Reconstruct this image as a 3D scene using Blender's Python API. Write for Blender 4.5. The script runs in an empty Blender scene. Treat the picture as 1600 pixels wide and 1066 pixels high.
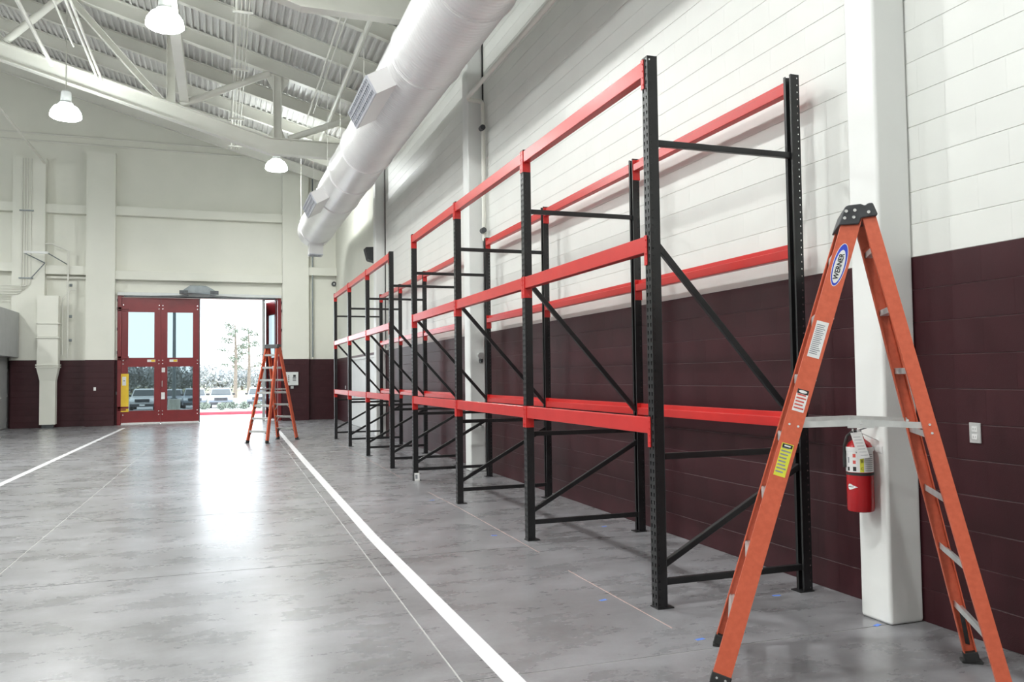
import bpy, bmesh, math, random
from mathutils import Vector, Matrix

random.seed(7)
R = math.radians
PI = math.pi
scene = bpy.context.scene
col = scene.collection

# ------------------------------------------------------------------ camera
F_PX, YAW, PITCH, ROLL, CAM_H = 1293.66, 0.3382, 0.0418, -0.0126, 1.5311
_cy, _sy, _cp, _sp = math.cos(YAW), math.sin(YAW), math.cos(PITCH), math.sin(PITCH)
FWD = Vector((_sy * _cp, _cy * _cp, _sp))
RGT = Vector((_cy, -_sy, 0))
UPV = RGT.cross(FWD)
_cr, _sr = math.cos(ROLL), math.sin(ROLL)
RGT, UPV = _cr * RGT + _sr * UPV, -_sr * RGT + _cr * UPV
cam_d = bpy.data.cameras.new('camera')
cam_d.sensor_width = 36.0
cam_d.lens = F_PX * 36.0 / 1600.0
cam_d.clip_start, cam_d.clip_end = 0.05, 2000
cam = bpy.data.objects.new('camera', cam_d)
col.objects.link(cam)
_m = Matrix((RGT, UPV, -FWD)).transposed().to_4x4()
_m.translation = Vector((0, 0, CAM_H))
cam.matrix_world = _m
scene.camera = cam


def project(p):
    d = Vector(p) - Vector((0, 0, CAM_H))
    z = d.dot(FWD)
    if z < 0.1:
        return None
    return 800 + F_PX * d.dot(RGT) / z, 533 - F_PX * d.dot(UPV) / z


# ------------------------------------------------------------------ world, exposure, lamp powers
world = bpy.data.worlds.new('sky')
scene.world = world
world.use_nodes = True
_bg = world.node_tree.nodes['Background']
_bg.inputs['Color'].default_value = (0.86, 0.94, 1.0, 1)
_bg.inputs['Strength'].default_value = 5.5
scene.view_settings.view_transform = 'Standard'
scene.view_settings.look = 'None'
scene.view_settings.gamma = 1.0
scene.view_settings.use_curve_mapping = False
scene.view_settings.exposure = 0.10
HIGHBAY_W = 190.0
_pd = bpy.data.lights.new('doorway_portal', 'AREA')
_pd.shape = 'RECTANGLE'
_pd.size, _pd.size_y = 5.2, 4.4
_pd.cycles.is_portal = True
_po = bpy.data.objects.new('doorway_portal', _pd)
col.objects.link(_po)
_po.location = (-0.645, 31.72, 2.22)
_po.rotation_euler = (-PI / 2, 0, 0)


# ------------------------------------------------------------------ materials
def principled(name, color, rough=0.5, metal=0.0, spec=0.5, coat=0.0):
    m = bpy.data.materials.new(name)
    m.use_nodes = True
    b = m.node_tree.nodes['Principled BSDF']
    b.inputs['Base Color'].default_value = (*color, 1)
    b.inputs['Roughness'].default_value = rough
    b.inputs['Metallic'].default_value = metal
    b.inputs['Specular IOR Level'].default_value = spec
    b.inputs['Coat Weight'].default_value = coat
    return m


def noisy(name, c1, c2, scale=6.0, rough=0.5, metal=0.0, spec=0.5, detail=6.0, bump=0.0, bscale=60.0, r2=None,
          lo=0.35, hi=0.65, stretch=None):
    m = principled(name, c1, rough, metal, spec)
    nt = m.node_tree
    N, L = nt.nodes, nt.links
    b = N['Principled BSDF']
    tc = N.new('ShaderNodeTexCoord')
    src = tc.outputs['Object']
    if stretch:
        mp = N.new('ShaderNodeMapping')
        mp.inputs['Scale'].default_value = stretch
        L.new(src, mp.inputs['Vector'])
        src = mp.outputs['Vector']
    no = N.new('ShaderNodeTexNoise')
    no.inputs['Scale'].default_value = scale
    no.inputs['Detail'].default_value = detail
    L.new(src, no.inputs['Vector'])
    ra = N.new('ShaderNodeValToRGB')
    ra.color_ramp.elements[0].position = lo
    ra.color_ramp.elements[1].position = hi
    ra.color_ramp.elements[0].color = (*c1, 1)
    ra.color_ramp.elements[1].color = (*c2, 1)
    L.new(no.outputs['Fac'], ra.inputs['Fac'])
    L.new(ra.outputs['Color'], b.inputs['Base Color'])
    if r2 is not None:
        mr = N.new('ShaderNodeMapRange')
        mr.inputs['To Min'].default_value = rough
        mr.inputs['To Max'].default_value = r2
        L.new(no.outputs['Fac'], mr.inputs['Value'])
        L.new(mr.outputs['Result'], b.inputs['Roughness'])
    if bump:
        n2 = N.new('ShaderNodeTexNoise')
        n2.inputs['Scale'].default_value = bscale
        n2.inputs['Detail'].default_value = 4
        L.new(tc.outputs['Object'], n2.inputs['Vector'])
        bp = N.new('ShaderNodeBump')
        bp.inputs['Strength'].default_value = bump
        bp.inputs['Distance'].default_value = 0.003
        L.new(n2.outputs['Fac'], bp.inputs['Height'])
        L.new(bp.outputs['Normal'], b.inputs['Normal'])
    return m


def emissive(name, color, strength):
    m = principled(name, color, 0.4)
    b = m.node_tree.nodes['Principled BSDF']
    b.inputs['Emission Color'].default_value = (*color, 1)
    b.inputs['Emission Strength'].default_value = strength
    return m


def concrete_floor():
    m = principled('polished_concrete', (0.25, 0.25, 0.26), 0.2, 0, 0.5)
    nt = m.node_tree
    N, L = nt.nodes, nt.links
    b = N['Principled BSDF']
    ge = N.new('ShaderNodeNewGeometry')
    def noise(scale, detail, rough=0.6, st=None):
        no = N.new('ShaderNodeTexNoise')
        no.inputs['Scale'].default_value = scale
        no.inputs['Detail'].default_value = detail
        no.inputs['Roughness'].default_value = rough
        s = ge.outputs['Position']
        if st:
            mp = N.new('ShaderNodeMapping')
            mp.inputs['Scale'].default_value = st
            L.new(s, mp.inputs['Vector'])
            s = mp.outputs['Vector']
        L.new(s, no.inputs['Vector'])
        return no.outputs['Fac']
    def ramp(fac, a, c, ca, cb):
        ra = N.new('ShaderNodeValToRGB')
        ra.color_ramp.elements[0].position = a
        ra.color_ramp.elements[1].position = c
        ra.color_ramp.elements[0].color = (*ca, 1)
        ra.color_ramp.elements[1].color = (*cb, 1)
        L.new(fac, ra.inputs['Fac'])
        return ra.outputs['Color']
    def mix(fac, a, c, mode='MULTIPLY'):
        mx = N.new('ShaderNodeMix')
        mx.data_type = 'RGBA'
        mx.blend_type = mode
        mx.inputs[0].default_value = fac
        L.new(a, mx.inputs[6])
        L.new(c, mx.inputs[7])
        return mx.outputs[2]
    big = noise(0.55, 5, 0.5, (0.8, 1.0, 1))
    c = ramp(big, 0.30, 0.70, (0.235, 0.233, 0.238), (0.325, 0.325, 0.342))
    cloud = noise(2.4, 8, 0.66, (0.75, 1.3, 1))
    c = mix(0.8, c, ramp(cloud, 0.30, 0.68, (0.60, 0.59, 0.585), (1.16, 1.16, 1.18)))
    stain = noise(1.1, 6, 0.66, (1.2, 1.0, 1))
    c = mix(0.7, c, ramp(stain, 0.27, 0.58, (0.60, 0.59, 0.58), (1.06, 1.06, 1.06)))
    fine = noise(45, 5, 0.6)
    c = mix(0.5, c, ramp(fine, 0.3, 0.7, (0.88, 0.88, 0.88), (1.08, 1.08, 1.08)))
    L.new(c, b.inputs['Base Color'])
    mr = N.new('ShaderNodeMapRange')
    mr.inputs['To Min'].default_value = 0.22
    mr.inputs['To Max'].default_value = 0.34
    L.new(cloud, mr.inputs['Value'])
    L.new(mr.outputs['Result'], b.inputs['Roughness'])
    return m


M = {}
M['white'] = noisy('white_block_paint', (0.755, 0.762, 0.728), (0.79, 0.797, 0.762), 1.5, 0.42, bump=0.12, bscale=120)
M['cream'] = noisy('cream_wall_paint', (0.78, 0.78, 0.70), (0.82, 0.815, 0.735), 0.8, 0.5)
M['maroon'] = noisy('maroon_block_paint', (0.040, 0.0095, 0.013), (0.050, 0.0125, 0.0165), 3.0, 0.45, spec=0.32, bump=0.25, bscale=150)
M['mortar'] = noisy('highlight_toned_mortar', (0.13, 0.085, 0.09), (0.19, 0.14, 0.145), 9.0, 0.6)  # lighter tone puts the lamp highlight along the joints into the colour
M['steel_white'] = noisy('white_steel_paint', (0.74, 0.735, 0.67), (0.78, 0.77, 0.71), 2.0, 0.45)
M['column_white'] = noisy('white_column_paint', (0.80, 0.81, 0.79), (0.83, 0.835, 0.815), 2.0, 0.38)
M['deck'] = noisy('white_roof_deck', (0.66, 0.65, 0.63), (0.72, 0.71, 0.69), 2.0, 0.45)
M['concrete'] = concrete_floor()
M['joint'] = noisy('joint_filler', (0.42, 0.42, 0.41), (0.52, 0.51, 0.50), 12, 0.55)
M['line'] = noisy('white_floor_paint', (0.80, 0.80, 0.82), (0.86, 0.86, 0.88), 9, 0.35)
M['chalk'] = noisy('pink_chalk', (0.62, 0.42, 0.38), (0.42, 0.33, 0.31), 30, 0.8)
M['tape'] = noisy('blue_tape', (0.10, 0.22, 0.70), (0.14, 0.28, 0.80), 20, 0.7)
M['galv'] = noisy('galvanised_duct', (0.80, 0.79, 0.79), (0.85, 0.84, 0.84), 1.2, 0.33, 0.15)
M['grille'] = noisy('grille_aluminium', (0.55, 0.56, 0.62), (0.62, 0.63, 0.69), 8, 0.4, 0.3)
M['gap_shade'] = noisy('gap_shade_paint', (0.02, 0.02, 0.02), (0.03, 0.03, 0.03), 5, 0.8)  # shade of the gap beside a column, as a colour
M['black'] = noisy('black_rack_paint', (0.012, 0.012, 0.013), (0.018, 0.018, 0.019), 5, 0.34)
M['red'] = noisy('red_rack_paint', (0.56, 0.026, 0.024), (0.61, 0.031, 0.028), 4, 0.28)
M['fiber'] = noisy('orange_fibreglass', (0.60, 0.112, 0.052), (0.67, 0.132, 0.064), 40, 0.42, bump=0.1, bscale=200)
M['alu'] = noisy('aluminium', (0.62, 0.63, 0.62), (0.72, 0.72, 0.71), 14, 0.38, 0.6)
M['plastic'] = noisy('dark_grey_plastic', (0.045, 0.048, 0.052), (0.06, 0.063, 0.068), 20, 0.5)
M['rubber'] = noisy('black_rubber', (0.02, 0.02, 0.02), (0.035, 0.035, 0.035), 20, 0.7)
M['chrome'] = noisy('bright_steel', (0.7, 0.7, 0.7), (0.8, 0.8, 0.8), 20, 0.22, 0.9)
M['ext_red'] = noisy('extinguisher_red', (0.42, 0.010, 0.014), (0.47, 0.013, 0.017), 4, 0.22)
M['label'] = noisy('label_white', (0.78, 0.78, 0.77), (0.84, 0.84, 0.83), 20, 0.45)
M['print'] = noisy('print_grey', (0.22, 0.23, 0.26), (0.30, 0.31, 0.33), 20, 0.5)
M['print_red'] = noisy('print_red', (0.62, 0.08, 0.06), (0.68, 0.10, 0.08), 20, 0.5)
M['ink'] = noisy('print_black', (0.015, 0.015, 0.015), (0.025, 0.025, 0.025), 20, 0.5)
M['yellow'] = noisy('yellow_label', (0.72, 0.72, 0.05), (0.78, 0.77, 0.07), 20, 0.45)
M['sign_yellow'] = noisy('yellow_sign', (0.85, 0.56, 0.03), (0.89, 0.60, 0.04), 8, 0.45)
M['blue'] = noisy('logo_blue', (0.03, 0.06, 0.52), (0.04, 0.07, 0.58), 20, 0.4)
M['door_red'] = noisy('red_door_paint', (0.20, 0.014, 0.018), (0.235, 0.018, 0.022), 2.5, 0.33)
M['hw_dark'] = noisy('dark_hardware', (0.08, 0.085, 0.09), (0.12, 0.125, 0.13), 9, 0.45, 0.4)
M['grey_metal'] = noisy('grey_metal_paint', (0.36, 0.37, 0.37), (0.40, 0.41, 0.41), 3, 0.4)
M['op_grey'] = noisy('operator_grey', (0.22, 0.25, 0.26), (0.28, 0.31, 0.32), 6, 0.4, 0.3)
M['panel_grey'] = noisy('pale_grey_enclosure', (0.70, 0.72, 0.71), (0.75, 0.77, 0.76), 6, 0.4)
M['door_white'] = noisy('white_door_paint', (0.80, 0.81, 0.80), (0.83, 0.84, 0.83), 3, 0.35)
M['lamp_body'] = noisy('lamp_housing', (0.55, 0.56, 0.56), (0.62, 0.63, 0.63), 8, 0.4, 0.4)
M['lamp'] = emissive('lamp_lens', (0.93, 1.0, 0.98), 52.0)
M['pavement'] = noisy('pale_pavement', (0.52, 0.52, 0.53), (0.60, 0.60, 0.61), 1.2, 0.7)
M['asphalt'] = noisy('parking_asphalt', (0.30, 0.30, 0.31), (0.36, 0.36, 0.37), 1.0, 0.8)
M['grass'] = noisy('dry_grass', (0.16, 0.20, 0.08), (0.26, 0.27, 0.14), 2.0, 0.9)
M['field'] = noisy('dry_field', (0.30, 0.27, 0.19), (0.22, 0.24, 0.13), 0.3, 0.9)
M['kerb_red'] = noisy('red_kerb_paint', (0.52, 0.035, 0.06), (0.58, 0.05, 0.075), 3, 0.6)
M['bark'] = noisy('bark', (0.16, 0.13, 0.11), (0.24, 0.20, 0.17), 5, 0.9)
M['needles'] = noisy('paled_pine_needles', (0.15, 0.18, 0.15), (0.22, 0.25, 0.20), 3, 0.9)  # paled, the washed-out haze is put into the needle colour
M['twigs'] = noisy('hazed_winter_twigs', (0.26, 0.28, 0.29), (0.36, 0.37, 0.38), 3, 0.9)  # pale grey puts distance haze into the twig colour
M['pole_grey'] = noisy('pole_paint', (0.10, 0.12, 0.14), (0.13, 0.15, 0.17), 4, 0.5)
M['base_concrete'] = noisy('cast_concrete', (0.34, 0.34, 0.33), (0.42, 0.42, 0.41), 5, 0.8)
M['car_white'] = noisy('car_white', (0.45, 0.46, 0.47), (0.50, 0.51, 0.52), 2, 0.25)
M['car_silver'] = noisy('car_silver', (0.22, 0.25, 0.29), (0.26, 0.29, 0.33), 2, 0.25, 0.1)
M['car_dark'] = noisy('car_dark', (0.05, 0.06, 0.08), (0.07, 0.08, 0.10), 2, 0.2)
M['car_glass'] = noisy('car_glass', (0.03, 0.04, 0.045), (0.04, 0.05, 0.055), 2, 0.12)
M['car_trim'] = noisy('car_black_trim', (0.03, 0.03, 0.035), (0.05, 0.05, 0.055), 5, 0.5)
M['car_lamp'] = noisy('car_lamp_lens', (0.7, 0.72, 0.74), (0.8, 0.82, 0.84), 9, 0.15)


def glass_mat():
    m = bpy.data.materials.new('tinted_door_glass')
    m.use_nodes = True
    N, L = m.node_tree.nodes, m.node_tree.links
    N.remove(N['Principled BSDF'])
    t = N.new('ShaderNodeBsdfTransparent')
    t.inputs['Color'].default_value = (0.40, 0.435, 0.44, 1)
    g = N.new('ShaderNodeBsdfGlossy')
    g.inputs['Roughness'].default_value = 0.02
    g.inputs['Color'].default_value = (0.9, 0.95, 1, 1)
    f = N.new('ShaderNodeFresnel')
    f.inputs['IOR'].default_value = 1.45
    mx = N.new('ShaderNodeMixShader')
    ge = N.new('ShaderNodeNewGeometry')
    inv = N.new('ShaderNodeMath')
    inv.operation = 'SUBTRACT'
    inv.inputs[0].default_value = 1.0
    L.new(ge.outputs['Backfacing'], inv.inputs[1])
    mul = N.new('ShaderNodeMath')
    mul.operation = 'MULTIPLY'
    L.new(f.outputs['Fac'], mul.inputs[0])
    L.new(inv.outputs['Value'], mul.inputs[1])
    L.new(mul.outputs['Value'], mx.inputs['Fac'])
    L.new(t.outputs['BSDF'], mx.inputs[1])
    L.new(g.outputs['BSDF'], mx.inputs[2])
    L.new(mx.outputs['Shader'], N['Material Output'].inputs['Surface'])
    return m


M['glass'] = glass_mat()


# ------------------------------------------------------------------ mesh helpers
class MB:
    def __init__(self):
        self.v, self.f = [], []

    def add(self, vs, fs):
        o = len(self.v)
        self.v += [tuple(p) for p in vs]
        self.f += [tuple(i + o for i in f) for f in fs]
        return self

    def box(self, x0, y0, z0, x1, y1, z1):
        return self.add([(x0, y0, z0), (x1, y0, z0), (x1, y1, z0), (x0, y1, z0), (x0, y0, z1), (x1, y0, z1), (x1, y1, z1), (x0, y1, z1)],
                        [(0, 3, 2, 1), (4, 5, 6, 7), (0, 1, 5, 4), (1, 2, 6, 5), (2, 3, 7, 6), (3, 0, 4, 7)])

    def prof(self, pts, p0, p1, ex, ey, cap=True):
        """extrude the closed 2-D outline pts (coordinates along ex, ey) from p0 to p1"""
        p0, p1, ex, ey = Vector(p0), Vector(p1), Vector(ex), Vector(ey)
        n = len(pts)
        vs = [p0 + ex * a + ey * b for a, b in pts] + [p1 + ex * a + ey * b for a, b in pts]
        fs = [(i, (i + 1) % n, n + (i + 1) % n, n + i) for i in range(n)]
        if cap:
            fs += [tuple(range(n - 1, -1, -1)), tuple(range(n, 2 * n))]
        return self.add(vs, fs)

    def bar(self, p0, p1, w, h, up=(0, 0, 1)):
        p0, p1 = Vector(p0), Vector(p1)
        d = (p1 - p0).normalized()
        s = d.cross(Vector(up))
        if s.length < 1e-4:
            s = d.cross(Vector((1, 0, 0)))
        s.normalize()
        u = s.cross(d).normalized()
        return self.prof([(-w / 2, -h / 2), (w / 2, -h / 2), (w / 2, h / 2), (-w / 2, h / 2)], p0, p1, s, u)

    def tube(self, pts, r, n=10, cap=True):
        pts = [Vector(p) for p in pts]
        k = len(pts)
        vs = []
        ref = None
        for i, p in enumerate(pts):
            d = (pts[min(i + 1, k - 1)] - pts[max(i - 1, 0)]).normalized()
            if ref is None:
                ref = d.cross(Vector((0, 0, 1)))
                if ref.length < 1e-3:
                    ref = d.cross(Vector((1, 0, 0)))
            s = (ref - d * ref.dot(d)).normalized()
            ref = s
            t = d.cross(s)
            rr = r[i] if isinstance(r, (list, tuple)) else r
            vs += [p + (s * math.cos(2 * PI * j / n) + t * math.sin(2 * PI * j / n)) * rr for j in range(n)]
        fs = []
        for i in range(k - 1):
            for j in range(n):
                a, b = i * n + j, i * n + (j + 1) % n
                fs.append((a, b, b + n, a + n))
        if cap:
            fs += [tuple(range(n - 1, -1, -1)), tuple(range((k - 1) * n, k * n))]
        return self.add(vs, fs)

    def lathe(self, prof, c=(0, 0, 0), n=24, a0=0.0, a1=2 * PI):
        """profile (r, z) turned about the vertical through c"""
        full = abs(a1 - a0 - 2 * PI) < 1e-6
        m = n if full else n + 1
        vs = []
        for r, z in prof:
            vs += [(c[0] + r * math.cos(a0 + (a1 - a0) * j / n), c[1] + r * math.sin(a0 + (a1 - a0) * j / n), c[2] + z) for j in range(m)]
        fs = []
        for i in range(len(prof) - 1):
            for j in range(n):
                a, b = i * m + j, i * m + (j + 1) % m
                fs.append((a, b, b + m, a + m))
        return self.add(vs, fs)

    def mesh(self, name, mats, smooth=False, bevel=0.0, fmats=None, angle=35):
        me = bpy.data.meshes.new(name)
        me.from_pydata(self.v, [], self.f)
        for m in (mats if isinstance(mats, (list, tuple)) else [mats]):
            me.materials.append(M[m] if isinstance(m, str) else m)
        if fmats:
            me.polygons.foreach_set('material_index', fmats)
        bm = bmesh.new()
        bm.from_mesh(me)
        bmesh.ops.recalc_face_normals(bm, faces=bm.faces)
        if bevel:
            es = [e for e in bm.edges if len(e.link_faces) == 2 and e.calc_face_angle(0) > 0.6]
            bmesh.ops.bevel(bm, geom=es, offset=bevel, segments=(4 if smooth else 1), affect='EDGES', profile=0.5)
        bm.to_mesh(me)
        bm.free()
        if smooth:
            me.polygons.foreach_set('use_smooth', [True] * len(me.polygons))
            me.set_sharp_from_angle(angle=R(angle))
        me.update()
        return me

    def build(self, name, mats, parent=None, smooth=False, bevel=0.0, fmats=None, label=None, angle=35):
        o = link(name, self.mesh(name, mats, smooth, bevel, fmats, angle), parent, label)
        if smooth and bevel:
            wn = o.modifiers.new('weighted', 'WEIGHTED_NORMAL')
            wn.keep_sharp = True
        return o


def link(name, me, parent=None, label=None):
    o = bpy.data.objects.new(name, me)
    col.objects.link(o)
    if parent is not None:
        o.parent = parent
    if label:
        o['label'] = label
    return o


def tag(o, label=None, cat=None, group=None, kind=None):
    if label:
        o['label'] = label
    if cat:
        o['category'] = cat
    if group:
        o['group'] = group
    if kind:
        o['kind'] = kind
    return o


def empty(name, loc=(0, 0, 0), rz=0.0):
    o = bpy.data.objects.new(name, None)
    o.empty_display_size = 0.1
    o.location = loc
    o.rotation_euler = (0, 0, rz)
    col.objects.link(o)
    return o


def copy_tree(o, parent=None):
    c = o.copy()
    col.objects.link(c)
    c.parent = parent
    for ch in list(o.children):
        copy_tree(ch, c)
    return c


def text_mesh(name, body, size, mat, extrude=0.0004, bold=0.0):
    cu = bpy.data.curves.new(name, 'FONT')
    cu.body = body
    cu.size = size
    cu.extrude = extrude
    cu.offset = bold
    cu.align_x = 'CENTER'
    cu.align_y = 'CENTER'
    cu.resolution_u = 2
    ob = bpy.data.objects.new(name, cu)
    col.objects.link(ob)
    dg = bpy.context.evaluated_depsgraph_get()
    me = bpy.data.meshes.new_from_object(ob.evaluated_get(dg))
    bpy.data.objects.remove(ob)
    me.materials.clear()
    me.materials.append(M[mat])
    return me


def frame_matrix(o, ex, ey, ez):
    m = Matrix((Vector(ex).normalized(), Vector(ey).normalized(), Vector(ez).normalized())).transposed().to_4x4()
    m.translation = Vector(o)
    return m


# ------------------------------------------------------------------ dimensions of the hall
XW = 4.056          # face of right wall
YB = 31.35          # face of back wall
PB = 31.0           # face of the pilasters on it
XL, YF = -20.0, -9.0
DARK = 2.235        # top of the maroon paint, 11 courses
CH = DARK / 11.0
BL = 0.4064
RIDGE = -8.0
RA, RBS = 9.63, 0.287          # underside of rafters z = RA - RBS * x
RD = 0.36                      # rafter depth
COLS_Y = [4.12, 12.98, 21.58, 30.3]
TRUSS_Y = [4.12, 12.85, 21.58]


def roof_z(x):
    return RA - RBS * x if x >= RIDGE else RA - RBS * (2 * RIDGE - x)


# ------------------------------------------------------------------ floor
SK = 0.012
def fl(x, y):        # slab grid, turned a touch against the walls
    return x + SK * (y - 8.0), y - SK * x


mb = MB().box(XL - 0.3, YF - 0.3, -0.2, XW + 0.3, YB + 0.35, -0.003)
floor = mb.build('floor', 'joint')
tag(floor, 'grey polished concrete floor with saw cut joints', None, None, 'structure')
jx = [-21.2, -18.4, -15.6, -12.8, -10.0, -7.2, -4.42, -1.66, 1.19, 4.35]
jy = [4.08 + 2.985 * k for k in range(-5, 3)] + [13.0 + 2.91 * k for k in range(0, 7)] + [YB + 0.6]
G = 0.006
for i in range(len(jx) - 1):
    for j in range(len(jy) - 1):
        x0, x1, y0, y1 = jx[i] + G, jx[i + 1] - G, jy[j] + G, jy[j + 1] - G
        x0, x1 = max(x0, XL - 0.2), min(x1, XW + 0.25)
        y0, y1 = max(y0, YF - 0.2), min(y1, YB + 0.28)
        q = [fl(x0, y0), fl(x1, y0), fl(x1, y1), fl(x0, y1)]
        q = [(min(a, XW + 0.25), min(b, YB + 0.3)) for a, b in q]
        mb = MB().add([(a, b, -0.05) for a, b in q] + [(a, b, 0.0) for a, b in q],
                      [(4, 5, 6, 7), (0, 1, 5, 4), (1, 2, 6, 5), (2, 3, 7, 6), (3, 0, 4, 7)])
        mb.build('slab', 'concrete', floor)


def floor_strip(name, mat, pts, w, lab=None, h=0.0012):
    n = len(pts)
    vs = []
    for i, (x, y) in enumerate(pts):
        vs += [(x - w / 2, y, h), (x + w / 2, y, h)]
    vs2 = [(x, y, -0.002) for x, y, z in vs]
    fs = []
    k = 2 * n
    for i in range(n - 1):
        a = 2 * i
        fs += [(a, a + 1, a + 3, a + 2), (a, a + 2, k + a + 2, k + a), (a + 1, k + a + 1, k + a + 3, a + 3)]
    fs += [(0, k, k + 1, 1), (2 * n - 2, 2 * n - 1, k + 2 * n - 1, k + 2 * n - 2)]
    return MB().add(vs + vs2, fs).build(name, mat, floor, label=lab)


floor_strip('painted_line', 'line', [(1.405, 2.2), (1.39, 4.0), (1.375, 8.0), (1.46, 16.0), (1.60, 25.5)], 0.105, 'white painted lane line beside the racks')
floor_strip('painted_line', 'line', [(-3.20, 6.0), (-3.11, 14.3), (-2.945, 29.4)], 0.105, 'white painted lane line leading to the red doors')
floor_strip('chalk_line', 'chalk', [(2.565, 4.45), (2.569, 6.05)], 0.007, 'pink snapped chalk line on the concrete')
floor_strip('chalk_line', 'chalk', [(2.60, 6.75), (2.62, 9.3), (2.60, 10.8)], 0.006, 'faint pink chalk line by the rack feet')
floor_strip('chalk_line', 'chalk', [(2.59, 12.5), (2.6, 19.8)], 0.006, 'faint pink chalk line under the far rack')

# ------------------------------------------------------------------ right wall with its blocks
mb = MB()
mb.box(XW + 0.004, YF, -0.1, XW + 0.3, YB + 0.3, DARK)
mb.box(XW + 0.004, YF, DARK, XW + 0.3, YB + 0.3, 9.4)
wall_right = mb.build('wall_right', ['mortar', 'white'], fmats=[0] * 6 + [1] * 6)
tag(wall_right, 'right block wall, maroon below and white above', None, None, 'structure')


def block_geo(w, h, d=0.004, c=0.0016):
    """block face looking along -x, lower near corner at the origin"""
    y0, y1, z0, z1 = 0.0001, w - 0.0001, 0.0012, h - 0.0016
    back = [(d, y0, z0), (d, y1, z0), (d, y1, z1), (d, y0, z1)]
    mid = [(0.0012, y0, z0), (0.0012, y1, z0), (0.003, y1, z1), (0.003, y0, z1)]
    q = 0.00025
    fr = [(0, y0 + q, z0 + c), (0, y1 - q, z0 + c), (0, y1 - q, z1 - 0.004), (0, y0 + q, z1 - 0.004)]
    vs = back + mid + fr
    fs = [(8, 11, 10, 9)]
    for i in range(4):
        j = (i + 1) % 4
        fs += [(i, 4 + i, 4 + j, j), (4 + i, 8 + i, 8 + j, 4 + j)]
    return vs, fs


DOOR2 = (22.9, 28.1, 2.16)         # doorway in right wall: y0, y1, height
blocks = []
NROW = 36
for r in range(NROW):
    off = (BL / 2 if r % 2 else 0.0) - 0.12
    y = 1.2 + off
    while y < YB:
        y0, y1 = max(y, 1.2), min(y + BL, YB)
        z0 = r * CH
        y += BL
        if y1 - y0 < 0.05:
            continue
        if z0 + CH * 0.5 < DOOR2[2] and y1 > DOOR2[0] and y0 < DOOR2[1]:
            continue
        if y0 > 21.8 and z0 > DARK - 0.01:
            continue                       # smooth boarded bay beyond the last column
        if y0 > 21.8 and y1 < DOOR2[0] + 0.2:
            continue
        blocks.append((y0, y1, z0, r))
rank = []
for b in blocks:
    pts = [project((XW, yy, zz)) for yy in (b[0], b[1]) for zz in (b[2], b[2] + CH)]
    area = 0
    if all(p is not None for p in pts):
        cx = sum(p[0] for p in pts) / 4
        cy = sum(p[1] for p in pts) / 4
        if -10 < cx < 1625 and -20 < cy < 1086:
            area = abs(pts[2][0] - pts[0][0]) * abs(pts[1][1] - pts[0][1])
        if 4.0 < b[0] and b[1] < 4.45:
            area = 0                      # behind the column
    rank.append(area)
order = sorted(range(len(blocks)), key=lambda i: -rank[i])
single = set(order[:296])
cache = {}
rest_v, rest_f, rest_m = [], [], []
for i, (y0, y1, z0, r) in enumerate(blocks):
    mat = 0 if r < 11 else 1
    if i in single:
        key = (round(y1 - y0, 3), mat)
        if key not in cache:
            vs, fs = block_geo(y1 - y0, CH)
            cache[key] = MB().add(vs, fs).mesh('block', 'maroon' if mat == 0 else 'white')
        o = link('block', cache[key], wall_right)
        o.location = (XW, y0, z0)
    else:
        vs, fs = block_geo(y1 - y0, CH)
        o0 = len(rest_v)
        rest_v += [(XW + a, y0 + b, z0 + c) for a, b, c in vs]
        rest_f += [tuple(k + o0 for k in f) for f in fs]
        rest_m += [mat] * len(fs)
mb = MB()
mb.v, mb.f = rest_v, rest_f
o = mb.build('far_blocks', ['maroon', 'white'], wall_right, fmats=rest_m)
o['kind'] = 'stuff'
# smooth bay beyond the last column
mb = MB()
mb.box(XW, 21.75, DARK, XW + 0.05, YB, 9.2)
mb.build('wall_board', 'cream', wall_right)
MB().box(XW - 0.24, YF, 7.12, XW + 0.05, YB, 7.36).build('eave_beam', 'steel_white', wall_right)

# doorway with white leaves in the right wall
door2 = tag(empty('door_2', (XW, DOOR2[0], 0)), 'white double doorway in the right wall behind the far rack', None, None, 'structure')
fw = 0.07
mb = MB()
L2 = DOOR2[1] - DOOR2[0]
mb.box(-0.03, 0, 0, 0.03, fw, DOOR2[2]); mb.box(-0.03, L2 - fw, 0, 0.03, L2, DOOR2[2]); mb.box(-0.03, fw, DOOR2[2] - fw, 0.03, L2 - fw, DOOR2[2])
mb.build('door_frame', 'door_white', door2, bevel=0.004)
nleaf = 4
lw = (L2 - 2 * fw) / nleaf
for k in range(nleaf):
    y0 = fw + k * lw
    lf = MB().box(-0.012, y0 + 0.006, 0.008, 0.03, y0 + lw - 0.006, DOOR2[2] - fw - 0.006).build('door_leaf', 'door_white', door2, bevel=0.004)
    hy = y0 + (0.08 if k % 2 else lw - 0.08)
    mb = MB().tube([(-0.012, hy, 1.0), (-0.06, hy, 1.0), (-0.06, hy + (0.11 if k % 2 else -0.11), 1.0)], 0.012, 8)
    mb.box(-0.02, hy - 0.025, 0.9, -0.012, hy + 0.025, 1.1)
    mb.build('handle', 'alu', lf, smooth=True)

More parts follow.
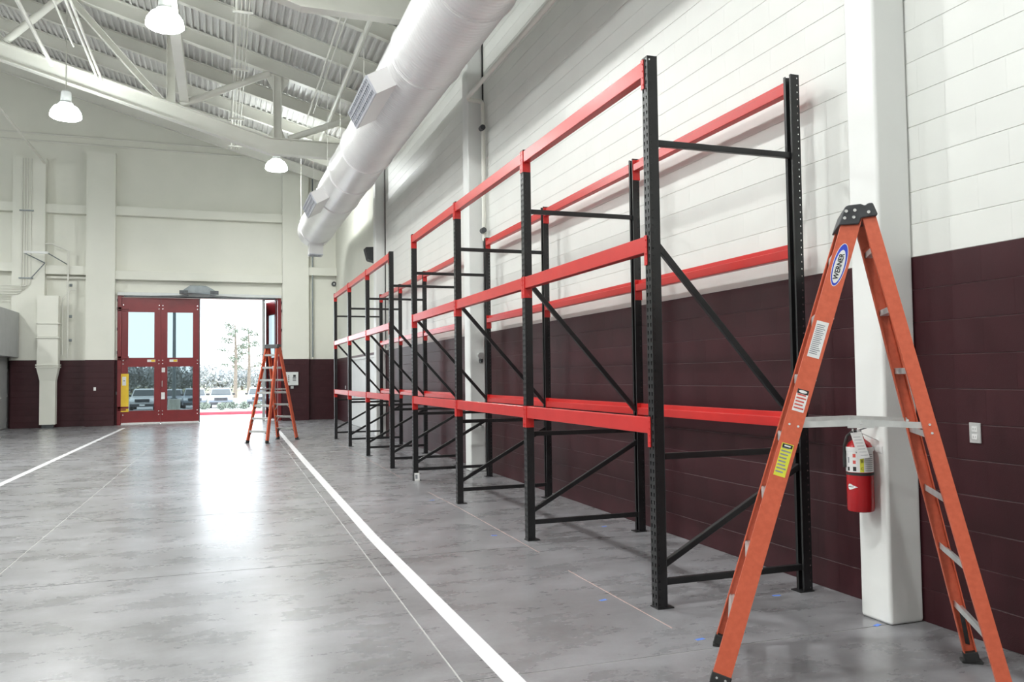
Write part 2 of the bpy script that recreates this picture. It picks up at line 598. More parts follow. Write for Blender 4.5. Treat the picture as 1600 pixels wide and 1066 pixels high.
# columns along the right wall
col_labels = ['white square steel column with a fire extinguisher on its side', 'white column between the near rack and the wall, with a pipe beside it', 'white column beside the far rack with a dark wedge speaker']
for k, cy in enumerate(COLS_Y[:3]):
    y0, y1 = (4.0, 4.25) if k == 0 else ((12.84, 13.16) if k == 1 else (21.44, 21.76))
    c = MB().box(3.795, y0, 0.0, XW - 0.004, y1, 8.45).build('column', 'column_white', bevel=0.022, smooth=True, angle=60)
    tag(c, col_labels[k], 'column', 'columns along the right wall', 'structure')
    if k:
        MB().box(XW - 0.012, y0 - 0.05, 2.3, XW - 0.001, y0 - 0.003, 7.1).build('gap_shade', 'gap_shade', c)  # dark strip painted for the shade in the gap

# ------------------------------------------------------------------ back wall
DX0, DX1, DZ = -3.26, 1.97, 4.44        # doorway
mb = MB()
fm = []
def seg(x0, x1, z0, z1, m):
    mb.box(x0, YB + 0.004, z0, x1, YB + 0.3, z1)
    fm.extend([m] * 6)
seg(XL, DX0, -0.1, DARK, 0); seg(DX1, XW + 0.3, -0.1, DARK, 0)
seg(XL, DX0, DARK, DZ, 1); seg(DX1, XW + 0.3, DARK, DZ, 1); seg(XL, XW + 0.3, DZ, 13.0, 1)
wall_back = mb.build('wall_back', ['maroon', 'cream'], fmats=fm)
tag(wall_back, 'far end wall, maroon block below and cream above', None, None, 'structure')


def back_blocks(x0, x1, yface, parent, side=None):
    """courses of maroon block on a face looking towards the camera"""
    for r in range(11):
        x = x0 - (BL / 2 if r % 2 else 0)
        while x < x1:
            a, b = max(x, x0), min(x + BL, x1)
            x += BL
            if b - a < 0.04:
                continue
            key = ('b', round(b - a, 3))
            if key not in cache:
                vs, fs = block_geo(b - a, CH)
                cache[key] = MB().add([(v[1], v[0], v[2]) for v in vs], fs).mesh('block', 'maroon')
            o = link('block', cache[key], parent)
            o.location = (a, yface, r * CH)


for x0, x1 in ((-9.0, -6.50), (-5.54, -4.31), (-3.42, -3.27), (1.98, 2.10), (3.03, XW)):
    back_blocks(x0, x1, YB, wall_back)
PIL = [(-6.50, -5.54), (-4.31, -3.42), (2.10, 3.03)]
for x0, x1 in PIL:
    mb = MB()
    mb.box(x0 + 0.006, PB + 0.004, 0, x1 - 0.006, YB + 0.02, DARK)
    mb.box(x0, PB, DARK, x1, YB + 0.02, 9.0 if x0 < -5 else (9.35 if x0 < 0 else 9.0))
    pl = mb.build('pilaster', ['maroon', 'cream'], wall_back, fmats=[0] * 6 + [1] * 6)
    back_blocks(x0, x1, PB, pl)
# girts between the pilasters
for x0, x1, zz in ((-20, -6.50, 7.33), (-5.54, -4.31, 7.33), (-3.42, 2.10, 7.36), (3.03, XW, 5.46), (-20, -6.50, 5.32), (-5.54, -4.31, 5.26), (-3.42, 2.10, 5.14)):
    MB().box(x0 + 0.002, YB - 0.26, zz - 0.14, x1 - 0.002, YB + 0.01, zz + 0.16).build('girt', 'cream', wall_back, bevel=0.006)
MB().tube([(3.18, PB + 0.12, 2.3), (3.18, PB + 0.12, 8.9)], 0.028, 8).build('downpipe', 'op_grey', wall_back, smooth=True)
for zz in (9.85, 9.6):
    MB().tube([(-8, YB - 0.06, zz + 0.05), (1.6, YB - 0.06, zz)], 0.03, 8).build('wall_conduit', 'steel_white', wall_back, smooth=True)

# walls out of view
tag(MB().box(XL - 0.3, YF, -0.1, XL, YB + 0.3, 9.6).build('wall_left', 'white'), 'left wall of the hall', None, None, 'structure')
tag(MB().box(XL - 0.3, YF - 0.3, -0.1, XW + 0.3, YF, 13.0).build('wall_front', 'white'), 'wall behind the camera', None, None, 'structure')

# ------------------------------------------------------------------ ceiling: ribbed deck and rafters
mb = MB()
pitch = 0.1524
prof = [(0.0, 0.0), (0.045, 0.0), (0.062, 0.055), (0.135, 0.055)]
pts = []
x = XW + 0.3
while x > RIDGE:
    for a, h in prof:
        xx = x - a
        if xx > RIDGE:
            pts.append((xx, roof_z(xx) + RD + 0.002 + h))
    x -= pitch
pts.append((RIDGE, roof_z(RIDGE) + RD + 0.03))
pts += [(2 * RIDGE - a, b) for a, b in reversed(pts[:-1])]
n = len(pts)
top = [(a, b + 0.02) for a, b in pts]
vs = [(a, YF - 0.3, b) for a, b in pts] + [(a, YB + 0.3, b) for a, b in pts] + [(a, YF - 0.3, b) for a, b in top] + [(a, YB + 0.3, b) for a, b in top]
fs = []
for i in range(n - 1):
    fs += [(i, i + 1, n + i + 1, n + i), (2 * n + i, 3 * n + i, 3 * n + i + 1, 2 * n + i + 1)]
ceiling = mb.add(vs, fs).build('ceiling', 'deck')
tag(ceiling, 'white ribbed metal roof deck sloping down to the right wall', None, None, 'structure')
_rl = math.sqrt(1 + RBS * RBS)
_c, _s = 1 / _rl, RBS / _rl
def rafter_mesh(flange=0.14, web=0.02):
    I = [(-flange / 2, 0), (flange / 2, 0), (flange / 2, 0.018), (web / 2, 0.018), (web / 2, RD - 0.018), (flange / 2, RD - 0.018), (flange / 2, RD), (-flange / 2, RD), (-flange / 2, RD - 0.018), (-web / 2, RD - 0.018), (-web / 2, 0.018), (-flange / 2, 0.018)]
    m = MB()
    x1 = XW - 0.005
    m.prof(I, (RIDGE, 0, roof_z(RIDGE)), (x1, 0, roof_z(x1)), (0, 1, 0), (0, 0, 1))
    x2 = 2 * RIDGE - x1
    m.prof(I, (RIDGE, 0, roof_z(RIDGE)), (x2, 0, roof_z(x2)), (0, 1, 0), (0, 0, 1))
    return m.mesh('rafter', 'steel_white')
rm = rafter_mesh()
RY = [12.85 + 2.1825 * k for k in range(-9, 9)]
for y in RY:
    if min(abs(y - t) for t in TRUSS_Y) < 0.3:
        continue
    o = link('rafter', rm, ceiling)
    o.location = (0, y, 0)

# ------------------------------------------------------------------ roof trusses
def Iprof(depth, flange, tw=0.016, tf=0.02):
    return [(-flange / 2, 0), (flange / 2, 0), (flange / 2, tf), (tw / 2, tf), (tw / 2, depth - tf), (flange / 2, depth - tf), (flange / 2, depth), (-flange / 2, depth), (-flange / 2, depth - tf), (-tw / 2, depth - tf), (-tw / 2, tf), (-flange / 2, tf)]


def make_truss():
    t = empty('roof_truss')
    bc, fl_ = 0.42, 0.22
    kx, kz = 1.15, 7.2
    I = Iprof(bc, fl_)
    zr = kz + 0.29 * (kx - RIDGE)
    path = [(XW - 0.02, kz), (kx, kz), (RIDGE, zr), (2 * RIDGE - kx, kz), (XL + 0.02, kz)]
    m = MB()
    k = len(I)
    for a, b in path:
        m.v += [(a, e, b + h) for e, h in I]
    for i in range(len(path) - 1):
        for j in range(k):
            m.f.append((i * k + j, i * k + (j + 1) % k, (i + 1) * k + (j + 1) % k, (i + 1) * k + j))
    m.f += [tuple(range(k)), tuple(range((len(path) - 1) * k, len(path) * k))]
    m.build('bottom_chord', 'steel_white', t)
    I2 = Iprof(RD, 0.2)
    m = MB()
    path = [(XW - 0.02, roof_z(XW)), (RIDGE, roof_z(RIDGE)), (XL + 0.02, roof_z(XL))]
    for a, b in path:
        m.v += [(a, e, b + h) for e, h in I2]
    for i in range(2):
        for j in range(k):
            m.f.append((i * k + j, i * k + (j + 1) % k, (i + 1) * k + (j + 1) % k, (i + 1) * k + j))
    m.f += [tuple(range(k)), tuple(range(2 * k, 3 * k))]
    m.build('top_chord', 'steel_white', t)
    def bz(x):
        return kz + bc + (0.29 * (kx - x) if x < kx else 0)
    # webs: wide-flange posts
    W = Iprof(0.2, 0.2, 0.014, 0.016)
    W = [(a, b - 0.1) for a, b in W]
    for x0, z0, x1, z1 in ((1.34, bz(1.34), 1.34, roof_z(1.34)), (-1.17, bz(-1.17), -1.17, roof_z(-1.17)), (-1.42, bz(-1.42), -3.4, roof_z(-3.4)), (-4.7, bz(-4.7), -6.8, roof_z(-6.8)), (3.75, kz + bc, 3.75, roof_z(3.75))):
        MB().prof(W, (x0, 0, z0), (x1, 0, z1), (0, 1, 0), (1, 0, 0)).build('web_post', 'steel_white', t)
    # webs: round tubes
    for x0, z0, x1, z1 in ((1.15, roof_z(1.15) - 0.02, -0.95, bz(-0.95) + 0.04), (1.62, kz + bc + 0.02, 3.7, roof_z(3.7) - 0.05), (-4.72, bz(-4.72) + 0.05, -3.55, roof_z(-3.55) - 0.02), (-7.9, bz(-7.9), -6.9, roof_z(-6.9))):
        MB().tube([(x0, 0, z0), (x1, 0, z1)], 0.085, 12).build('web_tube', 'steel_white', t, smooth=True)
    # gussets
    zt = roof_z(1.34)
    g = MB()
    g.prof([(-0.36, 0.10), (0.30, -0.09), (0.12, -0.42), (-0.10, -0.42)], (1.34, -0.012, zt), (1.34, 0.012, zt), (1, 0, 0), (0, 0, 1))
    g.build('gusset', 'steel_white', t)
    g = MB()
    g.prof([(-0.22, 0.06), (0.2, 0.0), (0.1, 0.28), (-0.1, 0.28)], (1.34, -0.012, bz(1.34)), (1.34, 0.012, bz(1.34)), (1, 0, 0), (0, 0, 1))
    g.build('gusset', 'steel_white', t)
    return t


truss_lab = ['cream roof truss overhead nearest the camera', 'cream roof truss crossing the top edge behind the round duct', 'cream roof truss whose sloping lower chord crosses the upper left']
tr = make_truss()
for k, y in enumerate(TRUSS_Y):
    o = tr if k == 0 else copy_tree(tr)
    o.location = (0, y, 0)
    tag(o, truss_lab[k], 'truss', 'roof trusses')

# struts between the trusses
o = MB().bar((-0.86, TRUSS_Y[0], 8.42), (-0.86, TRUSS_Y[2] - 0.12, 8.42), 0.2, 0.22).build('roof_strut', 'steel_white')
tag(o, 'cream square strut running lengthwise between the roof trusses', 'strut')

# pipes and conduits under the roof (all run along the hall)
pipes = [('roof_pipe', -2.70, 8.5, 0.03, 21.0, 'thin white pipe under the roof beside its twin, left of the near lamp'),
         ('roof_pipe', -2.62, 8.5, 0.03, 21.0, 'thin white pipe under the roof, right one of a close pair'),
         ('roof_pipe', -2.91, 8.5, 0.022, 19.0, 'thin white pipe under the roof ending at the upper left'),
         ('roof_pipe', -3.53, 8.5, 0.04, 20.3, 'white pipe under the roof nearest the left edge'),
         ('roof_pipe', 2.17, 8.5, 0.022, 23.0, 'thin white pipe under the roof left of the round duct'),
         ('roof_pipe', 2.28, 8.5, 0.018, 22.0, 'thinnest white pipe under the roof close by the round duct'),
         ('sprinkler_main', 2.745, 8.5, 0.06, 24.5, 'thick white sprinkler main under the roof above the duct')]
for nm, x, z, r, y1, lab in pipes:
    o = MB().tube([(x, YF, z), (x, y1, z)], r, 10).build(nm, 'steel_white', smooth=True)
    tag(o, lab, 'pipe')
t = empty('conduit_bank', (0.375, 0, 9.0))
tag(t, 'bank of four white conduits on crossbars running lengthwise under the roof', 'conduit')
for k, dx in enumerate((-0.09, 0.0, 0.075, 0.15)):
    MB().tube([(dx, YF, 0), (dx, 28.0, 0), (dx, 28.1, 0.3)], 0.032 if k == 0 else 0.015, 8).build('conduit', 'steel_white', t, smooth=True)
for y in (6.0, 12.0, 17.3, 20.6, 24.6, 27.5):
    MB().box(-0.17, y - 0.02, -0.075, 0.23, y + 0.02, -0.033).build('crossbar', 'steel_white', t)
    for dx in (-0.15, 0.21):
        MB().tube([(dx, y, -0.05), (dx, y, roof_z(0.375 + dx) - 9.0)], 0.006, 6).build('hanger_rod', 'steel_white', t)

# ------------------------------------------------------------------ round duct
DX, DZc, DR = 2.834, 6.257, 0.533
duct = empty('air_duct', (DX, 0, DZc))
tag(duct, 'large round galvanised air duct hung along the right side', 'duct')
RINGS = [-6.0, -0.8, 4.4, 9.2, 11.62, 16.84, 18.87, 21.2, 26.2, 27.1]
def ring_pts(r, y, n=48):
    return [(r * math.cos(2 * PI * j / n), y, r * math.sin(2 * PI * j / n)) for j in range(n)]
def duct_section(y0, y1, corr):
    n = 48
    ys = []
    y = y0
    if corr:
        while y < y1 - 0.05:
            ys += [(y, DR), (y + 0.028, DR), (y + 0.034, DR + 0.005), (y + 0.048, DR + 0.005), (y + 0.054, DR)]
            y += 0.085
        ys.append((y1, DR))
    else:
        ys = [(y0, DR), (y1, DR)]
    m = MB()
    for yy, r in ys:
        m.v += ring_pts(r, yy, n)
    for i in range(len(ys) - 1):
        for j in range(n):
            m.f.append((i * n + j, i * n + (j + 1) % n, (i + 1) * n + (j + 1) % n, (i + 1) * n + j))
    return m.build('duct_section', 'galv', duct, smooth=True, angle=50)
prev = YF + 0.05
for y in RINGS:
    duct_section(prev, y, 9.0 < y < 17.5 or y == 9.2)
    prev = y
for y in RINGS[:-1]:
    n = 48
    m = MB()
    prf = [(-0.035, 0.0), (-0.03, 0.008), (-0.008, 0.01), (-0.004, 0.024), (0.004, 0.024), (0.008, 0.01), (0.03, 0.008), (0.035, 0.0)]
    for dy, dr in prf:
        m.v += ring_pts(DR + dr, y + dy, n)
    for i in range(len(prf) - 1):
        for j in range(n):
            m.f.append((i * n + j, i * n + (j + 1) % n, (i + 1) * n + (j + 1) % n, (i + 1) * n + j))
    m.build('joint_ring', 'galv', duct, smooth=True)
m = MB()
m.v = ring_pts(DR, 27.1) + ring_pts(DR - 0.03, 27.13)
m.f = [(j, (j + 1) % 48, 48 + (j + 1) % 48, 48 + j) for j in range(48)] + [tuple(range(48, 96))]
m.build('end_cap', 'galv', duct, smooth=True)
def diffuser(y0, y1, ang, w, ext):
    """box outlet standing off the duct skin in direction ang (in the x-z plane)"""
    d = Vector((math.cos(ang), 0, math.sin(ang)))
    s = Vector((-math.sin(ang), 0, math.cos(ang)))
    m = MB()
    def P(a, b, y):
        return Vector((0, y, 0)) + d * a + s * b
    i0, o0 = DR * 0.72, DR + ext
    vs = [P(i0, -w / 2, y0), P(i0, w / 2, y0), P(i0, w / 2, y1), P(i0, -w / 2, y1), P(o0, -w / 2, y0), P(o0, w / 2, y0), P(o0, w / 2, y1), P(o0, -w / 2, y1)]
    m.add(vs, [(0, 3, 2, 1), (0, 1, 5, 4), (1, 2, 6, 5), (2, 3, 7, 6), (3, 0, 4, 7), (4, 5, 6, 7)])
    bx = m.build('outlet_box', 'galv', duct)
    m = MB()
    e = 0.03
    o1 = o0 + 0.03
    def quadbox(b0, b1, ya, yb):
        vs = [P(o0 + 0.001, b0, ya), P(o0 + 0.001, b1, ya), P(o0 + 0.001, b1, yb), P(o0 + 0.001, b0, yb), P(o1, b0, ya), P(o1, b1, ya), P(o1, b1, yb), P(o1, b0, yb)]
        m.add(vs, [(0, 3, 2, 1), (0, 1, 5, 4), (1, 2, 6, 5), (2, 3, 7, 6), (3, 0, 4, 7), (4, 5, 6, 7)])
    quadbox(-w / 2, -w / 2 + e, y0, y1); quadbox(w / 2 - e, w / 2, y0, y1)
    quadbox(-w / 2 + e, w / 2 - e, y0, y0 + e); quadbox(-w / 2 + e, w / 2 - e, y1 - e, y1)
    nb = max(3, int((y1 - y0) / 0.1))
    for k in range(1, nb):
        yy = y0 + (y1 - y0) * k / nb
        quadbox(-w / 2 + e, w / 2 - e, yy - 0.012, yy + 0.012)
    for k in (1, 2):
        bb = -w / 2 + w * k / 3
        quadbox(bb - 0.012, bb + 0.012, y0 + e, y1 - e)
    m.build('grille', 'grille', bx)
    m = MB()
    vs = [P(o0 + 0.0006, -w / 2 + e, y0 + e), P(o0 + 0.0006, w / 2 - e, y0 + e), P(o0 + 0.0006, w / 2 - e, y1 - e), P(o0 + 0.0006, -w / 2 + e, y1 - e)]
    m.add(vs, [(0, 1, 2, 3)])
    m.build('outlet_shade', 'plastic', bx)  # dark sheet stands for the shade inside the outlet
diffuser(12.0, 13.8, R(209), 0.30, 0.32)
diffuser(20.1, 22.0, R(209), 0.30, 0.32)
diffuser(26.35, 26.85, R(268), 0.42, 0.30)
for y in (9.2, 13.9, 16.84, 19.0, 22.0, 25.6):
    for sx in (-1, 1):
        MB().tube([(sx * (DR + 0.02), y, 0.0), (sx * (DR + 0.02), y, roof_z(DX + sx * 0.55) - DZc)], 0.006, 6).build('hanger_rod', 'steel_white', duct)

# pipe on the wall by the second column
o = MB().tube([(3.74, 5.8, 6.02), (3.74, 12.62, 6.02), (3.75, 12.66, 6.0), (3.98, 12.66, 5.98), (3.99, 12.62, 5.94), (3.99, 12.62, 3.7)], 0.035, 10).build('wall_pipe', 'steel_white', smooth=True)
tag(o, 'white pipe running along the right wall and down beside the second column', 'pipe')
for zz in (5.52, 3.86):
    MB().tube([(3.955, 12.52, zz), (3.955, 12.62, zz)], 0.045, 10).build('valve', 'plastic', o, smooth=True, label='small dark valve')

# ------------------------------------------------------------------ high bay lamps
def make_lamp():
    t = empty('high_bay_lamp')
    MB().lathe([(0.0, 0.62), (0.07, 0.62), (0.105, 0.58), (0.115, 0.36), (0.15, 0.33), (0.15, 0.30), (0.0, 0.30)], n=24).build('housing', 'lamp_body', t, smooth=True)
    MB().lathe([(0.0, -0.04), (0.17, -0.03), (0.29, 0.0), (0.325, 0.03), (0.305, 0.14), (0.24, 0.24), (0.14, 0.30), (0.0, 0.30)], n=28).build('lens', 'lamp', t, smooth=True, label='glowing refractor bowl')  # bowl widened so its glow takes in the lamp's glare
    return t
lamps = [(-0.955, 15.7, 7.8, 'lit high bay lamp nearest, at top left above the aisle'), (-3.28, 20.5, 7.4, 'lit high bay lamp farthest left'), (1.56, 25.6, 7.8, 'lit high bay lamp in front of the far wall beside the duct'),
         (-0.955, 9.6, 7.8, None), (-0.955, 3.5, 7.8, None), (-0.955, -2.6, 7.8, None),
         (-6.5, 15.7, 7.8, None), (-6.5, 9.6, 7.8, None), (-6.5, 3.5, 7.8, None), (-6.5, -2.6, 7.8, None), (-9.0, 25.6, 7.8, None), (-12.5, 12.0, 7.8, None), (-12.5, 3.0, 7.8, None)]
lp = make_lamp()
for k, (x, y, z, lab) in enumerate(lamps):
    o = lp if k == 0 else copy_tree(lp)
    o.location = (x, y, z)
    tag(o, lab or 'high bay lamp hung overhead outside the picture', 'lamp', 'high bay lamps')
    MB().tube([(0, 0, 0.61), (0, 0, roof_z(x) + RD - z - 0.01)], 0.014, 8).build('stem', 'steel_white', o, smooth=True)
    ld = bpy.data.lights.new('lamp_light', 'AREA')
    ld.shape = 'DISK'
    ld.size = 0.44
    ld.energy = HIGHBAY_W
    ld.color = (0.99, 1.0, 0.985)
    lo = bpy.data.objects.new('lamp_light', ld)
    col.objects.link(lo)
    lo.location = (x, y, z - 0.06)

# ------------------------------------------------------------------ pallet racks
XF, RW, FH, PW = 2.681, 1.2234, 3.66, 0.076
BAY = 2.4113
def post_mesh():
    m = MB()
    z_n = 72
    dz = FH / z_n
    def hole_cell(p, a0, a1, b0, b1, hw, hh, tear):
        ca, cb = (a0 + a1) / 2, (b0 + b1) / 2
        tw = hw * (0.55 if tear else 1.0)
        vs = [p(a0, b0), p(a1, b0), p(a1, b1), p(a0, b1), p(ca - tw, cb - hh), p(ca + tw, cb - hh), p(ca + hw, cb + hh), p(ca - hw, cb + hh)]
        m.add(vs, [(0, 1, 5, 4), (1, 2, 6, 5), (2, 3, 7, 6), (3, 0, 4, 7)])
    fx = lambda a, b: (0.0, a, b)
    for i in range(z_n):
        b0, b1 = i * dz, (i + 1) * dz
        hole_cell(fx, 0.0, PW / 2, b0, b1, 0.008, 0.013, True)
        hole_cell(fx, PW / 2, PW, b0, b1, 0.008, 0.013, True)
        for yy in (0.0, PW):
            s = lambda a, b, yy=yy: (a, yy, b)
            hole_cell(s, 0.0, 0.034, b0, b1, 0.0045, 0.0055, False)
            m.add([s(0.034, b0), s(0.07, b0), s(0.07, b1), s(0.034, b1)], [(0, 1, 2, 3)])
    for y0, y1 in ((0.0, 0.018), (PW - 0.018, PW)):
        m.add([(0.07, y0, 0), (0.07, y1, 0), (0.07, y1, FH), (0.07, y0, FH)], [(0, 1, 2, 3)])
    me = bpy.data.meshes.new('post')
    me.from_pydata(m.v, [], m.f)
    me.materials.append(M['black'])
    bm = bmesh.new()
    bm.from_mesh(me)
    bmesh.ops.remove_doubles(bm, verts=bm.verts, dist=0.0002)
    bmesh.ops.recalc_face_normals(bm, faces=bm.faces)
    bmesh.ops.solidify(bm, geom=bm.faces[:], thickness=0.0028)
    bm.to_mesh(me)
    bm.free()
    return me
POST = post_mesh()
POST_R = POST.copy()
POST_R.transform(Matrix.Diagonal((-1, 1, 1, 1)))
POST_R.flip_normals()
_bl = BAY - PW
_bp = [(0.0, 0.0), (0.0, 0.108), (0.036, 0.108), (0.036, 0.068), (0.068, 0.068), (0.068, 0.0)]
BEAM = MB().prof(_bp, (0, 0.005, 0), (0, _bl - 0.005, 0), (1, 0, 0), (0, 0, 1)).mesh('beam', 'red', bevel=0.004)
BEAM_R = MB().prof([(-a, b) for a, b in _bp], (0, 0.005, 0), (0, _bl - 0.005, 0), (1, 0, 0), (0, 0, 1)).mesh('beam', 'red', bevel=0.004)
def conn_mesh(sx, near):
    """L plate hugging the post: one leg on the post's side, the other round its face"""
    m = MB()
    z0, z1 = -0.088, 0.112
    s = 1 if near else -1        # near: plate on the far face of the nearer post
    y0 = 0.0 if near else _bl
    ya, yb = sorted((y0, y0 + s * 0.005))
    xa, xb = sorted((sx * -0.006, sx * 0.072))
    m.box(xa, ya, z0, xb, yb, z1)
    ya, yb = sorted((y0, y0 - s * 0.034))
    xa, xb = sorted((sx * -0.0075, sx * -0.0028))
    m.box(xa, ya, z0, xb, yb, z1)
    for k in range(4):
        zz = z0 + 0.03 + k * 0.046
        yy = y0 - s * 0.02
        m.tube([(sx * -0.0075, yy, zz), (sx * -0.011, yy, zz)], 0.006, 8)
    m.tube([(sx * 0.04, y0 + s * 0.005, z0 + 0.03), (sx * 0.04, y0 + s * 0.009, z0 + 0.03)], 0.008, 8)
    return m.mesh('end_connector', 'red')
CONN = {(sx, nr): conn_mesh(sx, nr) for sx in (1, -1) for nr in (True, False)}
PLATE = MB().box(-0.006, -0.012, 0.0, 0.115, PW + 0.012, 0.008).mesh('base_plate', 'black')
PLATE_R = MB().box(-0.115, -0.012, 0.0, 0.006, PW + 0.012, 0.008).mesh('base_plate', 'black')
LEVELS = [1.135, 2.345, 3.535]
BR = []
for (za, zb) in ((0.165, 0.165), (0.27, 0.87), (0.985, 0.985), (2.40, 1.17), (3.08, 3.08)):
    BR.append(MB().bar((0.06, PW / 2, za), (RW - 0.06, PW / 2, zb), 0.034, 0.042).mesh('brace', 'black', bevel=0.003))
def make_rack(y0, nb, label):
    t = empty('pallet_rack', (XF, y0, 0))
    tag(t, label, 'pallet rack', 'red and black pallet racks along the right wall')
    for k in range(nb + 1):
        y = k * BAY
        for me, pm, x in ((POST, PLATE, 0.0), (POST_R, PLATE_R, RW)):
            o = link('post', me, t, 'black perforated upright')
            o.location = (x, y, 0)
            link('base_plate', pm, o)
        for b in BR:
            o = link('brace', b, t)
            o.location = (0, y, 0)
    for k in range(nb):
        for lv in LEVELS:
            for me, x, sx in ((BEAM, 0.0, 1), (BEAM_R, RW, -1)):
                o = link('beam', me, t, 'red steel load beam')
                o.location = (x, k * BAY + PW, lv)
                for nr in (True, False):
                    link('end_connector', CONN[(sx, nr)], o)
    return t
RACK_Y = [4.8326, 13.83]
rack1 = make_rack(RACK_Y[0], 3, 'near pallet rack of red beams on black uprights, closest to the camera')
rack2 = make_rack(RACK_Y[1], 3, 'far pallet rack of red beams on black uprights, farther down the wall')
# paper tag on a foot of the near rack
o = MB().box(0, 0, 0.0, 0.075, 0.002, 0.115).build('paper_tag', 'label')
o.location = (XF + 0.005, RACK_Y[0] + 3 * BAY - 0.045, 0.002)
o.rotation_euler = (R(-8), 0, 0)
tag(o, 'small white paper tag leaning on the last foot of the near rack', 'paper tag')
MB().box(0.012, -0.001, 0.03, 0.045, 0.0, 0.09).build('print', 'print', o)

# ------------------------------------------------------------------ step ladders
def make_ladder(loc, rz, label, twin, D=1.283, s=0.717, H=2.327, wf=0.279, wr=0.28, wc=0.171, labels=False):
    t = empty('step_ladder', loc, rz)
    tag(t, label, 'ladder', 'orange step ladders')
    def rail(p0, p1, n, wd, fl_):
        p0, p1 = Vector(p0), Vector(p1)
        d = (p1 - p0).normalized()
        n = Vector(n)
        n = (n - d * n.dot(d)).normalized()
        e = d.cross(n).normalized()
        h = wd / 2
        tk = 0.006
        C = [(-h, 0), (h, 0), (h, -fl_), (h - tk, -fl_), (h - tk, -tk), (-h + tk, -tk), (-h + tk, -fl_), (-h, -fl_)]
        return MB().prof(C, p0, p1, e, n), d, n, e
    zb = 0.03
    rails = {}
    def at(f, sgn, z):
        """point on a rail's centre line at height z; f True for the front pair"""
        u = z / H
        if f:
            return Vector(((s - 0.02) * u, sgn * (wf + (wc - wf) * u), z))
        return Vector((D + (s + 0.045 - D) * u, sgn * (wr + (wc - wr) * u), z))
    for f in (True, False):
        for sgn in (-1, 1):
            wd, fl_ = (0.088, 0.034) if (f or twin) else (0.062, 0.03)
            m, d, n, e = rail(at(f, sgn, zb), at(f, sgn, H), (0, sgn, 0), wd, fl_)
            ro = m.build('rail', 'fiber', t, label='orange fibreglass rail')
            rails[(f, sgn)] = (ro, d, n, e)
            # boot
            h = wd / 2 + 0.004
            b0, b1 = at(f, sgn, 0.012), at(f, sgn, 0.062)
            m = MB().prof([(-h, 0.004), (h, 0.004), (h, -fl_ - 0.004), (-h, -fl_ - 0.004)], b0, b1, e, n)
            m.box(b0.x - 0.05, b0.y - 0.03, 0.0, b0.x + 0.05, b0.y + 0.03, 0.016)
            bo = m.build('foot', 'rubber', t, bevel=0.003, label='black rubber foot')
            m = MB()
            for k in (-0.4, 0.4):
                c = at(f, sgn, 0.042) + e * (wd * k * 0.6) + n * 0.004
                m.tube([c, c + n * 0.004], 0.006, 8)
            m.build('rivet', 'chrome', bo)
    nst = 7
    for k in range(1, nst + 1):
        z = 0.305 * k - 0.01
        a, b = at(True, -1, z), at(True, 1, z)
        a.y += 0.006; b.y -= 0.006
        m = MB()
        for q in (-0.032, -0.016, 0.0, 0.016, 0.032):      # ribbed tread
            m.box(a.x + q - 0.006, a.y, z - 0.002, a.x + q + 0.006, b.y, z + 0.004)
        m.box(a.x - 0.04, a.y, z - 0.006, a.x + 0.04, b.y, z - 0.0021)
        m.box(a.x - 0.04, a.y, z - 0.045, a.x - 0.036, b.y, z - 0.0061)
        m.box(a.x + 0.036, a.y, z - 0.030, a.x + 0.04, b.y, z - 0.0061)
        m.build('step', 'alu', t)
        a, b = at(False, -1, z), at(False, 1, z)
        a.y += 0.006; b.y -= 0.006
        m = MB()
        if twin:
            m.box(a.x - 0.04, a.y, z - 0.006, a.x + 0.04, b.y, z + 0.004)
            m.box(a.x + 0.036, a.y, z - 0.045, a.x + 0.04, b.y, z - 0.0061)
            m.build('step', 'alu', t)
        else:
            m.prof([(-0.02, 0.0), (0.02, 0.0), (0.02, 0.005), (-0.015, 0.005), (-0.015, 0.03), (-0.02, 0.03)], a, b, (1, 0, 0), (0, 0, 1))
            m.build('rear_bar', 'alu', t)
    # corner braces below the lowest steps
    for f in ((True, False) if twin else (True,)):
        for z, dz in (((0.295, 0.13), (0.60, 0.15), (0.90, 0.15)) if twin else ((0.295, 0.14),)):
            for sgn in (-1, 1):
                a = at(f, sgn, z - dz)
                b = at(f, sgn, z)
                a.y -= sgn * 0.012
                b.y -= sgn * 0.12
                b.z -= 0.02
                MB().bar(a, b, 0.02, 0.006).build('corner_brace', 'alu' if z > 0.4 else 'rubber', t)
    for sgn in (-1, 1):
        a = at(False, sgn, 0.10); b = at(False, sgn, 0.29)
        a.y -= sgn * 0.014; b.y -= sgn * 0.07
        MB().bar(a, b, 0.02, 0.006).build('corner_brace', 'rubber', t)
    # spreaders
    zs = 1.27
    for sgn in (-1, 1):
        a, b = at(True, sgn, zs), at(False, sgn, zs)
        a.y -= sgn * 0.022; b.y -= sgn * 0.022
        a.x += 0.03; b.x -= 0.02
        mid = (a + b) / 2 + Vector((0, 0, 0.012))
        m = MB().bar(a, mid, 0.004, 0.03).bar(mid, b, 0.004, 0.03)
        m.box(mid.x - 0.06, mid.y - 0.006, mid.z - 0.026, mid.x + 0.06, mid.y + 0.006, mid.z + 0.012)
        sp = m.build('spreader', 'alu', t)
        for q in (a, mid, b):
            MB().tube([(q.x, q.y - 0.010, q.z), (q.x, q.y + 0.010, q.z)], 0.009, 8).build('rivet', 'chrome', sp)
    # top cap
    c = Vector((s, 0, H))
    CP = [(-0.095, -0.055), (-0.062, 0.035), (-0.045, 0.042), (0.01, 0.045), (0.03, 0.036), (0.045, 0.047), (0.066, 0.047), (0.088, -0.012), (0.08, -0.018), (0.012, -0.024), (0.0, -0.055)]
    hw = wc + 0.018
